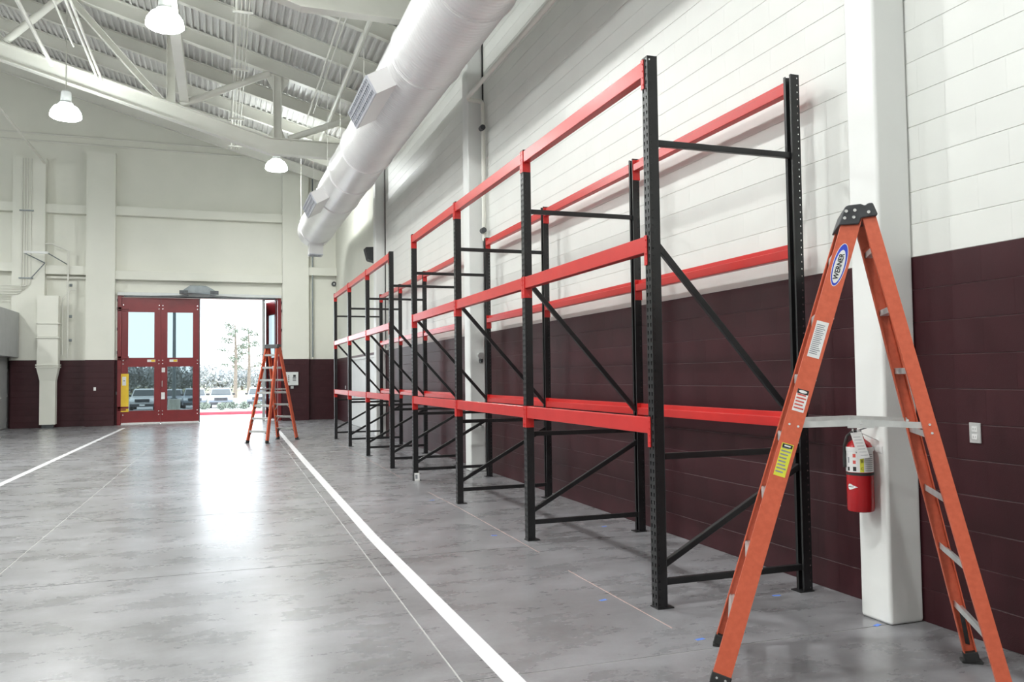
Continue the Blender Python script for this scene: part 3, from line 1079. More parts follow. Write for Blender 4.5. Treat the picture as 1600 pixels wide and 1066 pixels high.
    m = MB().prof(CP, (c.x, -hw, c.z), (c.x, hw, c.z), (1, 0, 0), (0, 0, 1))
    cap = m.build('top_cap', 'plastic', t, bevel=0.004, label='dark grey moulded top')
    m = MB()
    for q in ((-0.058, 0.012), (-0.066, -0.022), (-0.018, 0.014), (-0.024, -0.02), (0.045, 0.002)):
        for sg in (-1, 1):
            m.tube([(c.x + q[0], sg * hw, c.z + q[1]), (c.x + q[0], sg * (hw + 0.004), c.z + q[1])], 0.008, 10)
    m.build('rivet', 'chrome', cap)
    if labels:
        ro, d, n, e = rails[(True, -1)]
        up = d
        ex = -e if e.x < 0 else e         # across the web, towards the rear
        ex = e if e.dot(Vector((1, 0, 0))) > 0 else -e
        def base(z, off=0.0012):
            return at(True, -1, z) + n * off
        def patch(name, z, L, W, mat, off=0.0012, seg=None, parent=ro, dx=0.0, dl=0.0):
            o_ = base(z, off) + ex * dx + up * dl
            if seg:
                pts = [(W / 2 * math.cos(2 * PI * k / seg), L / 2 * math.sin(2 * PI * k / seg)) for k in range(seg)]
            else:
                pts = [(-W / 2, -L / 2), (W / 2, -L / 2), (W / 2, L / 2), (-W / 2, L / 2)]
            return MB().prof(pts, o_ - n * 0.0009, o_, ex, up).build(name, mat, parent)
        lg = patch('logo_badge', 2.06, 0.215, 0.058, 'blue', 0.0012, 36)
        lg['label'] = 'blue and white oval maker badge'
        patch('badge_field', 2.055, 0.172, 0.046, 'label', 0.0020, 36, lg, dl=-0.004)
        patch('badge_rim', 2.06, 0.222, 0.0635, 'label', 0.0008, 36, lg)
        tm = text_mesh('lettering', 'WERNER', 0.036, 'ink', bold=0.0009)
        tm.transform(Matrix.Scale(0.92, 4))
        tm.transform(frame_matrix(base(2.055, 0.0026) - up * 0.004, up, -ex, n))
        link('lettering', tm, lg)
        def printed(z, L, W, rows, mat, c1, name, lab):
            p_ = patch(name, z, L, W, mat)
            p_['label'] = lab
            m = MB()
            for k in range(rows):
                w = W * random.uniform(0.6, 0.85)
                o_ = base(z, 0.0019) + up * (L * (0.42 - 0.84 * (k + 0.5) / rows)) - ex * (W * 0.42 - w / 2)
                h = L * 0.84 / rows * 0.22
                m.prof([(-w / 2, -h), (w / 2, -h), (w / 2, h), (-w / 2, h)], o_ - n * 0.0006, o_, ex, up)
            m.build('print', c1, p_)
            return p_
        printed(1.69, 0.185, 0.058, 16, 'label', 'print', 'instruction_label', 'white label with rows of small print')
        p_ = printed(1.385, 0.10, 0.056, 5, 'label', 'print_red', 'warning_label', 'white warning label with black header')
        patch('header', 1.385, 0.022, 0.054, 'ink', 0.0018, None, p_, dl=0.05)
        patch('header_oval', 1.385, 0.014, 0.04, 'label', 0.0024, 20, p_, dl=0.05)
        p_ = printed(1.10, 0.165, 0.056, 8, 'yellow', 'print', 'caution_label', 'yellow caution label')
        patch('header', 1.10, 0.018, 0.048, 'ink', 0.0024, None, p_, dl=0.07)
        patch('header_bar', 1.10, 0.007, 0.03, 'label', 0.0030, None, p_, dl=0.07)
        m = MB()
        for z_, dx in ((1.27, -0.02), (1.27, 0.022)):
            c_ = base(z_, 0.0) + ex * dx
            m.tube([c_, c_ + n * 0.004], 0.006, 10)
        m.build('rivet', 'chrome', ro)
        ro2, d2, n2, e2 = rails[(False, -1)]
        m = MB()
        for z_ in (1.275, 1.235):
            c_ = at(False, -1, z_)
            m.tube([c_, c_ + n2 * 0.004], 0.006, 10)
        m.build('rivet', 'chrome', ro2)
    return t


ladder1 = make_ladder((2.4722, 3.8057, 0), -0.606, 'large orange fibreglass step ladder standing by the fire extinguisher column', False, D=1.2734, s=0.7209, H=2.3134, wf=0.325, wr=0.345, wc=0.144, labels=True)
ladder2 = make_ladder((0.81, 20.65, 0), 0.868, 'orange twin step ladder standing far off in front of the open doorway', True, D=1.19, s=0.595, wf=0.30, wr=0.30)

# ------------------------------------------------------------------ fire extinguisher
EX, EY, EZ, ER = 3.708, 4.125, 0.672, 0.079
t = empty('fire_extinguisher', (EX, EY, EZ))
tag(t, 'red fire extinguisher with white inspection tag hung on the white column', 'fire extinguisher')
HB = 0.43
MB().lathe([(0.0, 0.004), (0.06, 0.0), (ER - 0.004, 0.006), (ER, 0.015), (ER, HB - 0.055), (ER * 0.95, HB - 0.03), (ER * 0.78, HB - 0.008), (ER * 0.5, HB + 0.008), (0.03, HB + 0.016), (0.026, HB + 0.03), (0.0, HB + 0.03)], n=36).build('cylinder', 'ext_red', t, smooth=True)
MB().lathe([(0.0, HB + 0.03), (0.024, HB + 0.03), (0.024, HB + 0.045), (0.018, HB + 0.05), (0.018, HB + 0.07), (0.0, HB + 0.07)], n=18).build('valve', 'chrome', t, smooth=True)
vd = Vector((math.cos(R(-38)), math.sin(R(-38)), 0))          # handle points towards the right of the picture
m = MB().bar(Vector((0, 0, HB + 0.06)) - vd * 0.02, Vector((0, 0, HB + 0.10)) + vd * 0.10, 0.022, 0.006)
m.build('handle', 'hw_dark', t)
m = MB().bar(Vector((0, 0, HB + 0.055)), Vector((0, 0, HB + 0.005)) + vd * 0.105, 0.02, 0.006)
m.build('handle', 'chrome', t)
m = MB().tube([Vector((0, 0, HB + 0.06)) - vd * 0.03, Vector((0, 0, HB + 0.06)) - vd * 0.04], 0.018, 14)
m.build('gauge', 'chrome', t)
# hose curling down the far side
hd = Vector((math.cos(R(155)), math.sin(R(155)), 0))
MB().tube([Vector((0, 0, HB + 0.055)), hd * 0.035 + Vector((0, 0, HB + 0.06)), hd * 0.07 + Vector((0, 0, HB + 0.03)), hd * 0.088 + Vector((0, 0, HB - 0.03)), hd * 0.09 + Vector((0, 0, HB - 0.10)), hd * 0.09 + Vector((0, 0, HB - 0.16))], 0.010, 10).build('hose', 'rubber', t, smooth=True)
# label round the shell; its middle faces the camera
ca = math.atan2(0 - EY, 0 - EX)
def shell_patch(name, mat, a0, a1, z0, z1, parent, r=ER + 0.0008, lab=None):
    return MB().lathe([(r - 0.0006, z0), (r, z0), (r, z1), (r - 0.0006, z1)], n=(48 if a1 - a0 > 5 else 16), a0=a0, a1=a1).build(name, mat, parent, smooth=True, label=lab)
lb = shell_patch('instruction_label', 'label', ca - 1.45, ca + 1.35, 0.245, 0.375, t, lab='white instruction label with pictograms')
shell_patch('letter_stripe', 'yellow', ca + 0.02, ca + 0.30, 0.247, 0.373, lb, ER + 0.0013)
for k, ch in enumerate('ABC'):
    tm = text_mesh('letter', ch, 0.024, 'ink')
    a = ca + 0.16
    nrm = Vector((math.cos(a), math.sin(a), 0))
    tm.transform(frame_matrix(nrm * (ER + 0.0022) + Vector((0, 0, 0.355 - 0.044 * k)), Vector((-nrm.y, nrm.x, 0)), (0, 0, 1), nrm))
    link('letter', tm, lb)
for a0, a1, z0, z1, mt in ((-0.5, -0.28, 0.335, 0.356, 'print_red'), (-0.5, -0.28, 0.296, 0.317, 'print_red'), (-0.5, -0.25, 0.252, 0.278, 'ink'), (-1.0, -0.8, 0.252, 0.275, 'ink'), (-0.95, -0.82, 0.30, 0.335, 'print'), (-0.25, -0.05, 0.362, 0.374, 'ink')):
    shell_patch('pictogram', mt, ca + a0, ca + a1, z0, z1, lb, ER + 0.0013)
m = MB()
for k in range(9):
    z0 = 0.255 + k * 0.012
    m.lathe([(ER + 0.0008, z0), (ER + 0.0013, z0), (ER + 0.0013, z0 + 0.003)], n=8, a0=ca + 0.4, a1=ca + 1.1)
m.build('print', 'print', lb)
shell_patch('rubber_band', 'rubber', 0, 2 * PI - 0.001, 0.225, 0.242, t, ER + 0.001, 'dark band')
# maker's teardrop badge
m = MB()
outline = [(-0.62, 0.0), (-0.58, 0.010), (-0.48, 0.018), (-0.35, 0.0175), (-0.1, 0.009), (0.22, 0.001), (0.22, -0.001), (-0.1, -0.009), (-0.35, -0.0175), (-0.48, -0.018), (-0.58, -0.010)]
vs = [((ER + 0.0012) * math.cos(ca - 0.4 + a), (ER + 0.0012) * math.sin(ca - 0.4 + a), 0.155 + z) for a, z in outline]
k = len(vs)
ctr = [((ER + 0.0012) * math.cos(ca - 0.4 + a), (ER + 0.0012) * math.sin(ca - 0.4 + a), 0.155) for a in (-0.5, -0.2, 0.05)]
m.add(vs + ctr, [(0, 1, k), (1, 2, k), (2, 3, k + 1, k), (3, 4, k + 2, k + 1), (4, 5, 6, k + 2), (6, 7, k + 2), (7, 8, k + 1, k + 2), (8, 9, k, k + 1), (9, 10, k), (10, 0, k)])
bd = m.build('maker_badge', 'label', t, label='white pointed maker badge')
tm = text_mesh('lettering', 'AMEREX', 0.0105, 'ink')
for v in tm.vertices:
    a = ca - 0.74 + v.co.x / ER
    r = ER + 0.0017 + v.co.z
    v.co = Vector((r * math.cos(a), r * math.sin(a), 0.155 + v.co.y))
link('lettering', tm, bd)
# inspection tag
td = Vector((math.cos(ca), math.sin(ca), 0))
ts = Vector((-td.y, td.x, 0))
o0 = td * (ER + 0.012) + Vector((0, 0, HB - 0.015))
m = MB().prof([(-0.048, 0.07), (0.012, 0.078), (0.058, -0.075), (-0.004, -0.088)], o0, o0 + td * 0.001, ts, (0, 0, 1))
tg = m.build('inspection_tag', 'label', t, label='white paper inspection tag')
m = MB()
for k in range(7):
    q = o0 + td * 0.0014 + ts * (-0.012 + 0.0065 * k) + Vector((0, 0, 0.045 - 0.018 * k))
    m.prof([(-0.02, -0.0018), (0.02, 0.0008), (0.02, 0.0034), (-0.02, 0.0008)], q, q + td * 0.0004, ts, (0, 0, 1))
m.build('print', 'print', tg)
# wall bracket and strap
m = MB()
m.lathe([(ER + 0.002, 0.372), (ER + 0.004, 0.372), (ER + 0.004, 0.396), (ER + 0.002, 0.396)], n=40)
m.box(ER * 0.9, -0.03, 0.372, 0.0865, 0.03, 0.396)
m.box(0.083, -0.10, 0.36, 0.0865, 0.03, 0.40)
m.build('strap', 'label', t, smooth=True, label='pale metal strap')

# outlets
def outlet(loc, axis, label, mat='alu'):
    t = empty('power_outlet', loc)
    if axis == 'y':
        t.rotation_euler = (0, 0, -PI / 2)
    tag(t, label, 'outlet')
    MB().box(-0.006, -0.037, -0.058, 0.004, 0.037, 0.058).build('cover_plate', mat, t, bevel=0.002)
    for dz in (-0.022, 0.022):
        f = MB().box(-0.009, -0.017, dz - 0.015, -0.006, 0.017, dz + 0.015).build('socket', 'label', t)
        m = MB()
        m.box(-0.0095, -0.008, dz - 0.006, -0.009, -0.006, dz + 0.006)
        m.box(-0.0095, 0.006, dz - 0.006, -0.009, 0.008, dz + 0.006)
        m.build('slot', 'ink', f)
    return t
outlet((XW - 0.005, 3.59, 1.172), 'x', 'steel outlet plate on the maroon wall right of the ladder')
outlet((-4.01, PB - 0.004, 1.26), 'y', 'small white outlet on the far maroon pilaster left of the red doors', 'label')
outlet((XW - 0.005, 28.9, 1.2), 'x', 'small outlet in the far right corner behind the rack', 'label')

# blue tape scraps
for (x, y, a), lab in zip([(2.45, 5.17, 0.3), (3.60, 4.83, -0.2), (2.605, 4.21, 0.1), (3.735, 4.05, 0.4), (3.646, 7.637, 0.2), (2.476, 7.63, -0.3), (2.47, 10.08, 0.1)],
                          ['scrap of blue tape on the floor left of the nearest rack foot', 'scrap of blue tape behind the near ladder rail, by the rear rack foot', 'scrap of blue tape beside the near ladder foot', 'scrap of blue tape at the base of the white column', 'scrap of blue tape under the near rack by the second rear foot', 'scrap of blue tape in front of the second rack foot', 'scrap of blue tape in front of the third rack foot']):
    o = MB().prof([(-0.028, -0.012), (0.03, -0.014), (0.026, 0.0), (0.032, 0.013), (-0.03, 0.012), (-0.025, 0.0)], (0, 0, 0), (0, 0, 0.0012), (1, 0, 0), (0, 1, 0)).build('tape_scrap', 'tape')
    o.location = (x, y, 0.0)
    o.rotation_euler = (0, 0, a)
    tag(o, lab, 'tape', 'blue tape scraps on the floor')

# ------------------------------------------------------------------ folding red doors
LW = 1.255
def door_leaf(parent_name, hinge_left=True):
    t = empty('folding_door')
    H0, H1 = 0.06, 4.40
    st, th = 0.19, 0.05
    # frame built from stiles and rails
    m = MB()
    m.box(0.002, -th / 2, H0, st, th / 2, H1)
    m.box(LW - st, -th / 2, H0, LW - 0.002, th / 2, H1)
    for z0, z1 in ((H0, 0.46), (2.02, 2.29), (3.92, H1)):
        m.box(st, -th / 2, z0, LW - st, th / 2, z1)
    m.build('leaf_frame', 'door_red', t, label='dark red steel leaf frame')
    MB().box(-0.03, th / 2 + 0.001, 0.03, 0.03, th / 2 + 0.012, H1).build('light_stop_strip', 'hw_dark', t)  # added behind the leaf edge to block light leaking through the gap
    for z0, z1 in ((0.46, 2.02), (2.29, 3.92)):
        g = MB().box(st, -0.006, z0, LW - st, 0.006, z1).build('pane', 'glass', t, label='tinted glass pane')
        m = MB()
        for x0, x1, a, b in ((st, st + 0.022, z0, z1), (LW - st - 0.022, LW - st, z0, z1), (st + 0.022, LW - st - 0.022, z0, z0 + 0.022), (st + 0.022, LW - st - 0.022, z1 - 0.022, z1)):
            m.box(x0, -0.034, a, x1, -0.0065, b)
        m.build('glazing_bead', 'door_red', g)
    MB().box(0.01, -th / 2 - 0.012, 0.012, LW - 0.01, -th / 2 + 0.02, 0.075).build('bottom_sweep', 'label', t, label='pale bottom sweep')
    m = MB()
    for z in (0.34, 0.46, 2.1, 2.22, 4.02, 4.14):
        for x in (0.06, LW - 0.06):
            m.tube([(x, -th / 2, z), (x, -th / 2 - 0.01, z)], 0.018, 10)
    m.build('bolt', 'chrome', t)
    return t
yd = YB + 0.02
leafA = door_leaf('a')
leafA.location = (DX0 + 0.02, yd, 0)
tag(leafA, 'closed red folding door leaf hung at the left jamb, with yellow sign', 'door', 'red folding door leaves')
leafB = copy_tree(leafA)
leafB.location = (DX0 + 0.02 + LW, yd, 0)
tag(leafB, 'closed red folding door leaf beside the open doorway', 'door', 'red folding door leaves')
leafC = copy_tree(leafA)
leafC.location = (1.92, YB + 0.05, 0)
leafC.rotation_euler = (0, 0, R(104))
tag(leafC, 'folded red door leaf hung at the right jamb, seen nearly edge on', 'door', 'red folding door leaves')
leafD = copy_tree(leafA)
_e = Vector((1.92 + LW * math.cos(R(104)), YB + 0.05 + LW * math.sin(R(104))))
leafD.location = (_e.x - 0.07, _e.y, 0)
leafD.rotation_euler = (0, 0, R(-94))
tag(leafD, 'folded red door leaf with pale leading edge right of the opening', 'door', 'red folding door leaves')
MB().box(LW - 0.003, -0.05, 0.02, LW + 0.02, 0.05, 4.4).build('edge_seal', 'grey_metal', leafD, label='pale grey edge seal')
MB().box(LW - 0.003, -0.05, 0.02, LW + 0.03, 0.05, 4.4).build('edge_seal', 'hw_dark', leafB, label='dark edge seal')
# hinges at the left jamb, plates, handles
m = MB()
for z in (0.62, 2.35, 4.05):
    m.box(-0.10, -0.07, z - 0.06, 0.24, -0.026, z + 0.01)
    m.box(-0.10, -0.07, z - 0.12, 0.16, -0.026, z - 0.08)
m.build('hinge', 'door_red', leafA)
sg = MB().box(-0.07, -0.06, 0.45, 0.24, -0.045, 1.76).build('yellow_sign', 'sign_yellow', leafA, label='tall yellow guard plate')
m = MB().box(0.04, -0.064, 1.36, 0.16, -0.060, 1.66)
m.build('sign_switch', 'label', sg)
MB().box(0.075, -0.066, 1.50, 0.125, -0.064, 1.54).build('sign_mark', 'print', sg)
for lf, x in ((leafA, 0.82), (leafB, 0.28)):
    p_ = MB().box(x, -0.031, 2.16, x + 0.26, -0.0255, 2.25).build('notice_plate', 'label', lf, label='small white notice plate')
    MB().box(x + 0.13, -0.033, 2.17, x + 0.25, -0.031, 2.24).build('notice_print', 'sign_yellow', p_)
m = MB().box(0.03, -0.04, 1.80, 0.14, -0.0255, 1.96)
m.build('lock', 'alu', leafB, bevel=0.004)
MB().tube([(0.05, -0.026, 1.30), (0.05, -0.075, 1.32), (0.05, -0.075, 1.48), (0.05, -0.026, 1.50)], 0.014, 8).build('pull_handle', 'alu', leafB, smooth=True)
MB().box(0.02, -0.06, 0.86, 0.14, -0.0255, 1.10).build('latch_box', 'label', leafB, bevel=0.005)
# frame of the opening
door1 = tag(empty('door_1', (0, YB, 0)), 'red steel frame and header of the folding doors', None, None, 'structure')
m = MB()
m.box(DX0 - 0.10, -0.05, 0, DX0 + 0.018, 0.29, DZ + 0.02)
m.box(DX1 - 0.018, -0.05, 0, DX1 + 0.10, 0.29, DZ + 0.02)
m.build('door_jamb', 'door_red', door1)
MB().box(DX0 + 0.018, -0.02, DZ - 0.03, DX1 - 0.018, 0.29, DZ + 0.02).build('door_head', 'door_red', door1)
m = MB().box(DX0 - 0.1, -0.16, DZ + 0.022, DX1 + 0.1, 0.0, DZ + 0.13)
m.build('header_track', 'panel_grey', door1, bevel=0.006)
MB().box(DX0 + 0.1, -0.13, DZ - 0.028, DX1 - 0.1, -0.06, DZ + 0.021).build('track_rail', 'hw_dark', door1)
m = MB()
for z in (1.1, 2.5, 3.3, 4.0, 4.3):
    m.box(DX1 + 0.10, -0.09, z - 0.05, DX1 + 0.14, -0.02, z + 0.05)
    m.box(DX0 - 0.14, -0.09, z - 0.05, DX0 - 0.10, -0.02, z + 0.05)
m.build('jamb_bracket', 'hw_dark', door1)
MB().tube([(DX0 - 0.13, -0.08, 2.3), (DX0 - 0.13, -0.08, 4.4)], 0.016, 8).build('jamb_conduit', 'steel_white', door1, smooth=True)
MB().box(DX0, 0.0, -0.02, DX1, 0.3, 0.012).build('threshold', 'alu', door1)
# operator housing
t = empty('door_operator', (-0.725, YB - 0.33, DZ + 0.10))
tag(t, 'grey motor housing mounted over the red folding doors', 'door operator')
MB().prof([(-0.60, 0.0), (0.60, 0.0), (0.50, 0.12), (0.22, 0.27), (-0.30, 0.27), (-0.50, 0.12)], (0, -0.26, 0), (0, 0.15, 0), (1, 0, 0), (0, 0, 1)).build('cover', 'op_grey', t, bevel=0.012)
for sx in (-1, 1):
    MB().box(sx * 0.5 - 0.14, -0.30, -0.03, sx * 0.5 + 0.14, -0.12, 0.09).build('end_bracket', 'hw_dark', t)
for sx in (-1, 1):
    MB().bar((sx * 0.35, -0.1, -0.07), (sx * 1.55, 0.05, -0.10), 0.04, 0.02).build('arm', 'hw_dark', t)

# control box right of the doors
t = empty('control_box', (2.40, PB, 1.52))
tag(t, 'pale grey control box on the far maroon wall beside the twin ladder', 'control box')
MB().box(-0.23, -0.14, -0.24, 0.24, 0.0, 0.24).build('enclosure', 'panel_grey', t, bevel=0.01)
m = MB()
for z in (0.1, 0.03, -0.04, -0.11):
    m.tube([(-0.10, -0.14, z), (-0.10, -0.155, z)], 0.02, 10)
m.build('push_button', 'ink', t)
m = MB()
m.box(0.06, -0.144, 0.06, 0.15, -0.1395, 0.14)
for k in range(3):
    m.box(0.04, -0.144, 0.02 - k * 0.05, 0.16, -0.1395, 0.045 - k * 0.05)
m.build('notice_print', 'ink', t)
MB().box(-0.02, -0.05, -0.36, 0.08, 0.0, -0.26).build('conduit_fitting', 'alu', t)

# speaker, bell on the far right wall
t = empty('wall_speaker', (XW, 22.9, 4.72))
tag(t, 'dark wedge loudspeaker high on the right wall beyond the far column', 'speaker')
MB().prof([(0, 0), (-0.22, 0.06), (-0.30, 0.40), (0, 0.42)], (0, -0.2, 0), (0, 0.2, 0), (1, 0, 0), (0, 0, 1)).build('cabinet', 'plastic', t, bevel=0.008)
MB().bar((-0.23, 0, 0.08), (-0.305, 0, 0.38), 0.34, 0.01, up=(1, 0, 0)).build('speaker_grille', 'rubber', t)
o = MB().tube([(4.0, YB, 5.04), (4.0, YB - 0.07, 5.04)], 0.09, 18).build('alarm_bell', 'plastic', smooth=True)
o.location = (-0.02, 0, 0)
tag(o, 'small round dark alarm bell in the far right corner', 'bell')
MB().tube([(4.0, YB - 0.07, 5.04), (4.0, YB - 0.09, 5.04)], 0.03, 12).build('boss', 'alu', o, smooth=True)
# security camera bits on the second column
t = empty('pressure_gauge', (3.80, 12.84, 1.86))
tag(t, 'small steel gauge fitting on the second white column', 'gauge')
MB().tube([(0.17, 0, 0), (0.17, -0.05, 0)], 0.055, 14).build('dial', 'alu', t, smooth=True)
MB().tube([(0.17, -0.02, -0.05), (0.17, -0.02, -0.11)], 0.03, 10).build('stem', 'plastic', t, smooth=True)
t = empty('wall_valve', (3.80, 12.84, 0.72))
tag(t, 'small brass valve low on the second white column', 'valve')
MB().tube([(0.17, 0, 0.0), (0.17, -0.07, 0.0)], 0.022, 10).build('valve_body', 'alu', t, smooth=True)
MB().tube([(0.17, -0.05, 0.0), (0.12, -0.06, 0.05)], 0.012, 8).build('lever', 'plastic', t, smooth=True)

# ------------------------------------------------------------------ far left corner
t = empty('duct_drop', (-5.36, PB - 0.05, 0))
tag(t, 'cream sheet metal duct dropping to the floor in the far left corner', 'duct')
m = MB()
def frus(z0, w0, z1, w1, d0=0.5, d1=0.5, nm='duct_body', mat='cream'):
    vs = [(-w0 / 2, -d0, z0), (w0 / 2, -d0, z0), (w0 / 2, 0, z0), (-w0 / 2, 0, z0), (-w1 / 2, -d1, z1), (w1 / 2, -d1, z1), (w1 / 2, 0, z1), (-w1 / 2, 0, z1)]
    return MB().add(vs, [(0, 3, 2, 1), (4, 5, 6, 7), (0, 1, 5, 4), (1, 2, 6, 5), (2, 3, 7, 6), (3, 0, 4, 7)]).build(nm, mat, t)
frus(0.12, 0.46, 1.55, 0.46, 0.32, 0.32)
frus(1.55, 0.46, 2.0, 0.64, 0.32, 0.4)
frus(2.0, 0.62, 2.95, 0.60, 0.38, 0.38)
frus(3.0, 0.60, 3.42, 0.60, 0.38, 0.38)
frus(3.46, 0.60, 4.35, 0.62, 0.38, 0.38)
for z in (2.0, 2.07, 2.97, 3.44):
    MB().box(-0.34, -0.42, z - 0.02, 0.34, 0.02, z + 0.02).build('flange', 'cream', t)
MB().box(-0.17, -0.25, 0.0, 0.17, -0.05, 0.12).build('stand', 'hw_dark', t)
t = empty('sprinkler_riser', (-4.85, PB, 0))
tag(t, 'thin white riser pipes with valves beside the far left duct', 'pipe')
MB().tube([(0, 0.03, 2.3), (0, 0.03, 5.9), (-0.45, -0.1, 6.1), (-0.65, -0.1, 6.1)], 0.03, 8).build('pipe', 'steel_white', t, smooth=True)
MB().tube([(-0.16, 0.05, 2.4), (-0.16, 0.05, 4.3), (0.1, 0.05, 4.6), (0.25, 0.05, 4.6)], 0.022, 8).build('pipe', 'steel_white', t, smooth=True)
for z in (2.9, 3.7, 4.75):
    MB().tube([(0.05, 0.02, z), (0.13, 0.02, z)], 0.05, 10).build('valve', 'op_grey', t, smooth=True)
t = empty('conduit_drop', (-6.05, PB - 0.03, 0))
tag(t, 'three thin conduits running down the far left pilaster', 'conduit')
for k, dx in enumerate((-0.16, -0.08, 0.0, 0.1)):
    MB().tube([(-1.6, -0.02 * k, 4.42 + 0.09 * k), (dx - 0.12, -0.02 * k, 4.42 + 0.09 * k), (dx - 0.03, 0, 4.46 + 0.09 * k), (dx, 0, 4.58 + 0.09 * k), (dx, 0, 8.95)], 0.016, 6).build('conduit', 'steel_white', t, smooth=True)
for z in (4.95, 7.2):
    MB().box(-0.24, -0.03, z - 0.02, 0.18, 0.012, z + 0.02).build('clamp_bar', 'op_grey', t)
t = empty('wall_bracket', (-5.5, PB, 0))
tag(t, 'white hinged bracket high on the far left pilaster', 'bracket')
MB().bar((-0.55, -0.55, 5.74), (0.16, -0.55, 5.74), 0.08, 0.07).build('bracket_bar', 'column_white', t)
MB().tube([(-0.55, -0.55, 5.72), (-0.02, -0.09, 5.46)], 0.018, 6).build('bracket_arm', 'op_grey', t, smooth=True)
MB().tube([(0.16, -0.55, 5.72), (0.62, 0.3, 5.46)], 0.018, 6).build('bracket_arm', 'op_grey', t, smooth=True)
MB().tube([(-0.02, -0.09, 5.46), (-0.42, -0.09, 4.95)], 0.018, 6).build('bracket_stay', 'op_grey', t, smooth=True)
o = MB().tube([(-5.52, YB - 0.1, 5.03), (-4.33, YB - 0.1, 5.03)], 0.05, 10).build('branch_pipe', 'steel_white', smooth=True)
tag(o, 'white horizontal pipe between the two far left pilasters', 'pipe')
o = MB().tube([(-5.57, 30.95, 8.83), (-5.57, 14.0, 8.83)], 0.035, 8).build('slanted_pipe', 'steel_white', smooth=True)
tag(o, 'slanting white pipe at the upper left meeting the far pilaster', 'pipe')

t = empty('metal_enclosure', (-6.62, YB - 0.01, 0))
tag(t, 'grey metal room front with door at the far left edge', 'enclosure')
MB().box(-1.5, -6.0, 0.0, 0.0, 0.0, 2.33).build('lower_wall', 'grey_metal', t)
MB().box(-1.5, -6.0, 2.33, 0.36, -0.37, 3.80).build('upper_cabinet', 'grey_metal', t, bevel=0.01)
d_ = MB().box(0.0, -1.6, 0.02, 0.03, -0.35, 2.2).build('door', 'grey_metal', t, bevel=0.006)
MB().tube([(0.03, -1.45, 1.02), (0.09, -1.45, 1.02), (0.09, -1.30, 1.02)], 0.014, 8).build('handle', 'alu', d_, smooth=True)
for z in (0.3, 1.1, 1.9):
    MB().box(0.0, -0.345, z - 0.06, 0.035, -0.30, z + 0.06).build('hinge', 'alu', d_)

# ------------------------------------------------------------------ outside
def gz(y):
    return -0.02 - 0.0205 * max(0.0, min(y, 82.0) - 31.7)
def ground(name, mat, x0, x1, y0, y1, lab, cat, dz=0.0):
    ys = [y0]
    if y0 < 82 < y1:
        ys.append(82.0)
    ys.append(y1)
    m = MB()
    for y in ys:
        m.v += [(x0, y, gz(y) + dz), (x1, y, gz(y) + dz), (x0, y, gz(y) + dz - 0.4), (x1, y, gz(y) + dz - 0.4)]
    for i in range(len(ys) - 1):
        a = 4 * i
        m.f += [(a, a + 1, a + 5, a + 4), (a + 2, a + 6, a + 7, a + 3), (a, a + 4, a + 6, a + 2), (a + 1, a + 3, a + 7, a + 5)]
    k = 4 * (len(ys) - 1)
    m.f += [(0, 2, 3, 1), (k, k + 1, k + 3, k + 2)]
    o = m.build(name, mat)
    tag(o, lab, cat, None, 'structure')
    return o
ground('apron', 'pavement', -40, 40, 31.66, 45.2, 'pale concrete apron outside the doors', 'pavement')
ground('lawn', 'grass', -40, 40, 45.5, 58.0, 'strip of dry lawn beyond the red kerb', 'lawn', 0.02)
ground('walkway', 'pavement', -40, 40, 58.0, 66.0, 'pale walkway in front of the parked cars', 'pavement', 0.03)
ground('parking_lot', 'asphalt', -60, 60, 66.0, 100.0, 'grey parking lot with cars', 'parking lot')
ground('field', 'field', -300, 300, 100.0, 420.0, 'flat dry field behind the parking lot', 'field', 0.02)
m = MB()
m.prof([(0, -0.3), (0.28, -0.3), (0.28, 0.13), (0.25, 0.16), (0.04, 0.16), (0, 0.12)], (-40, 45.2, gz(45.2)), (40, 45.2, gz(45.2)), (0, 1, 0), (0, 0, 1))
tag(m.build('kerb', 'kerb_red'), 'red painted kerb outside the open doorway', 'kerb', None, 'structure')


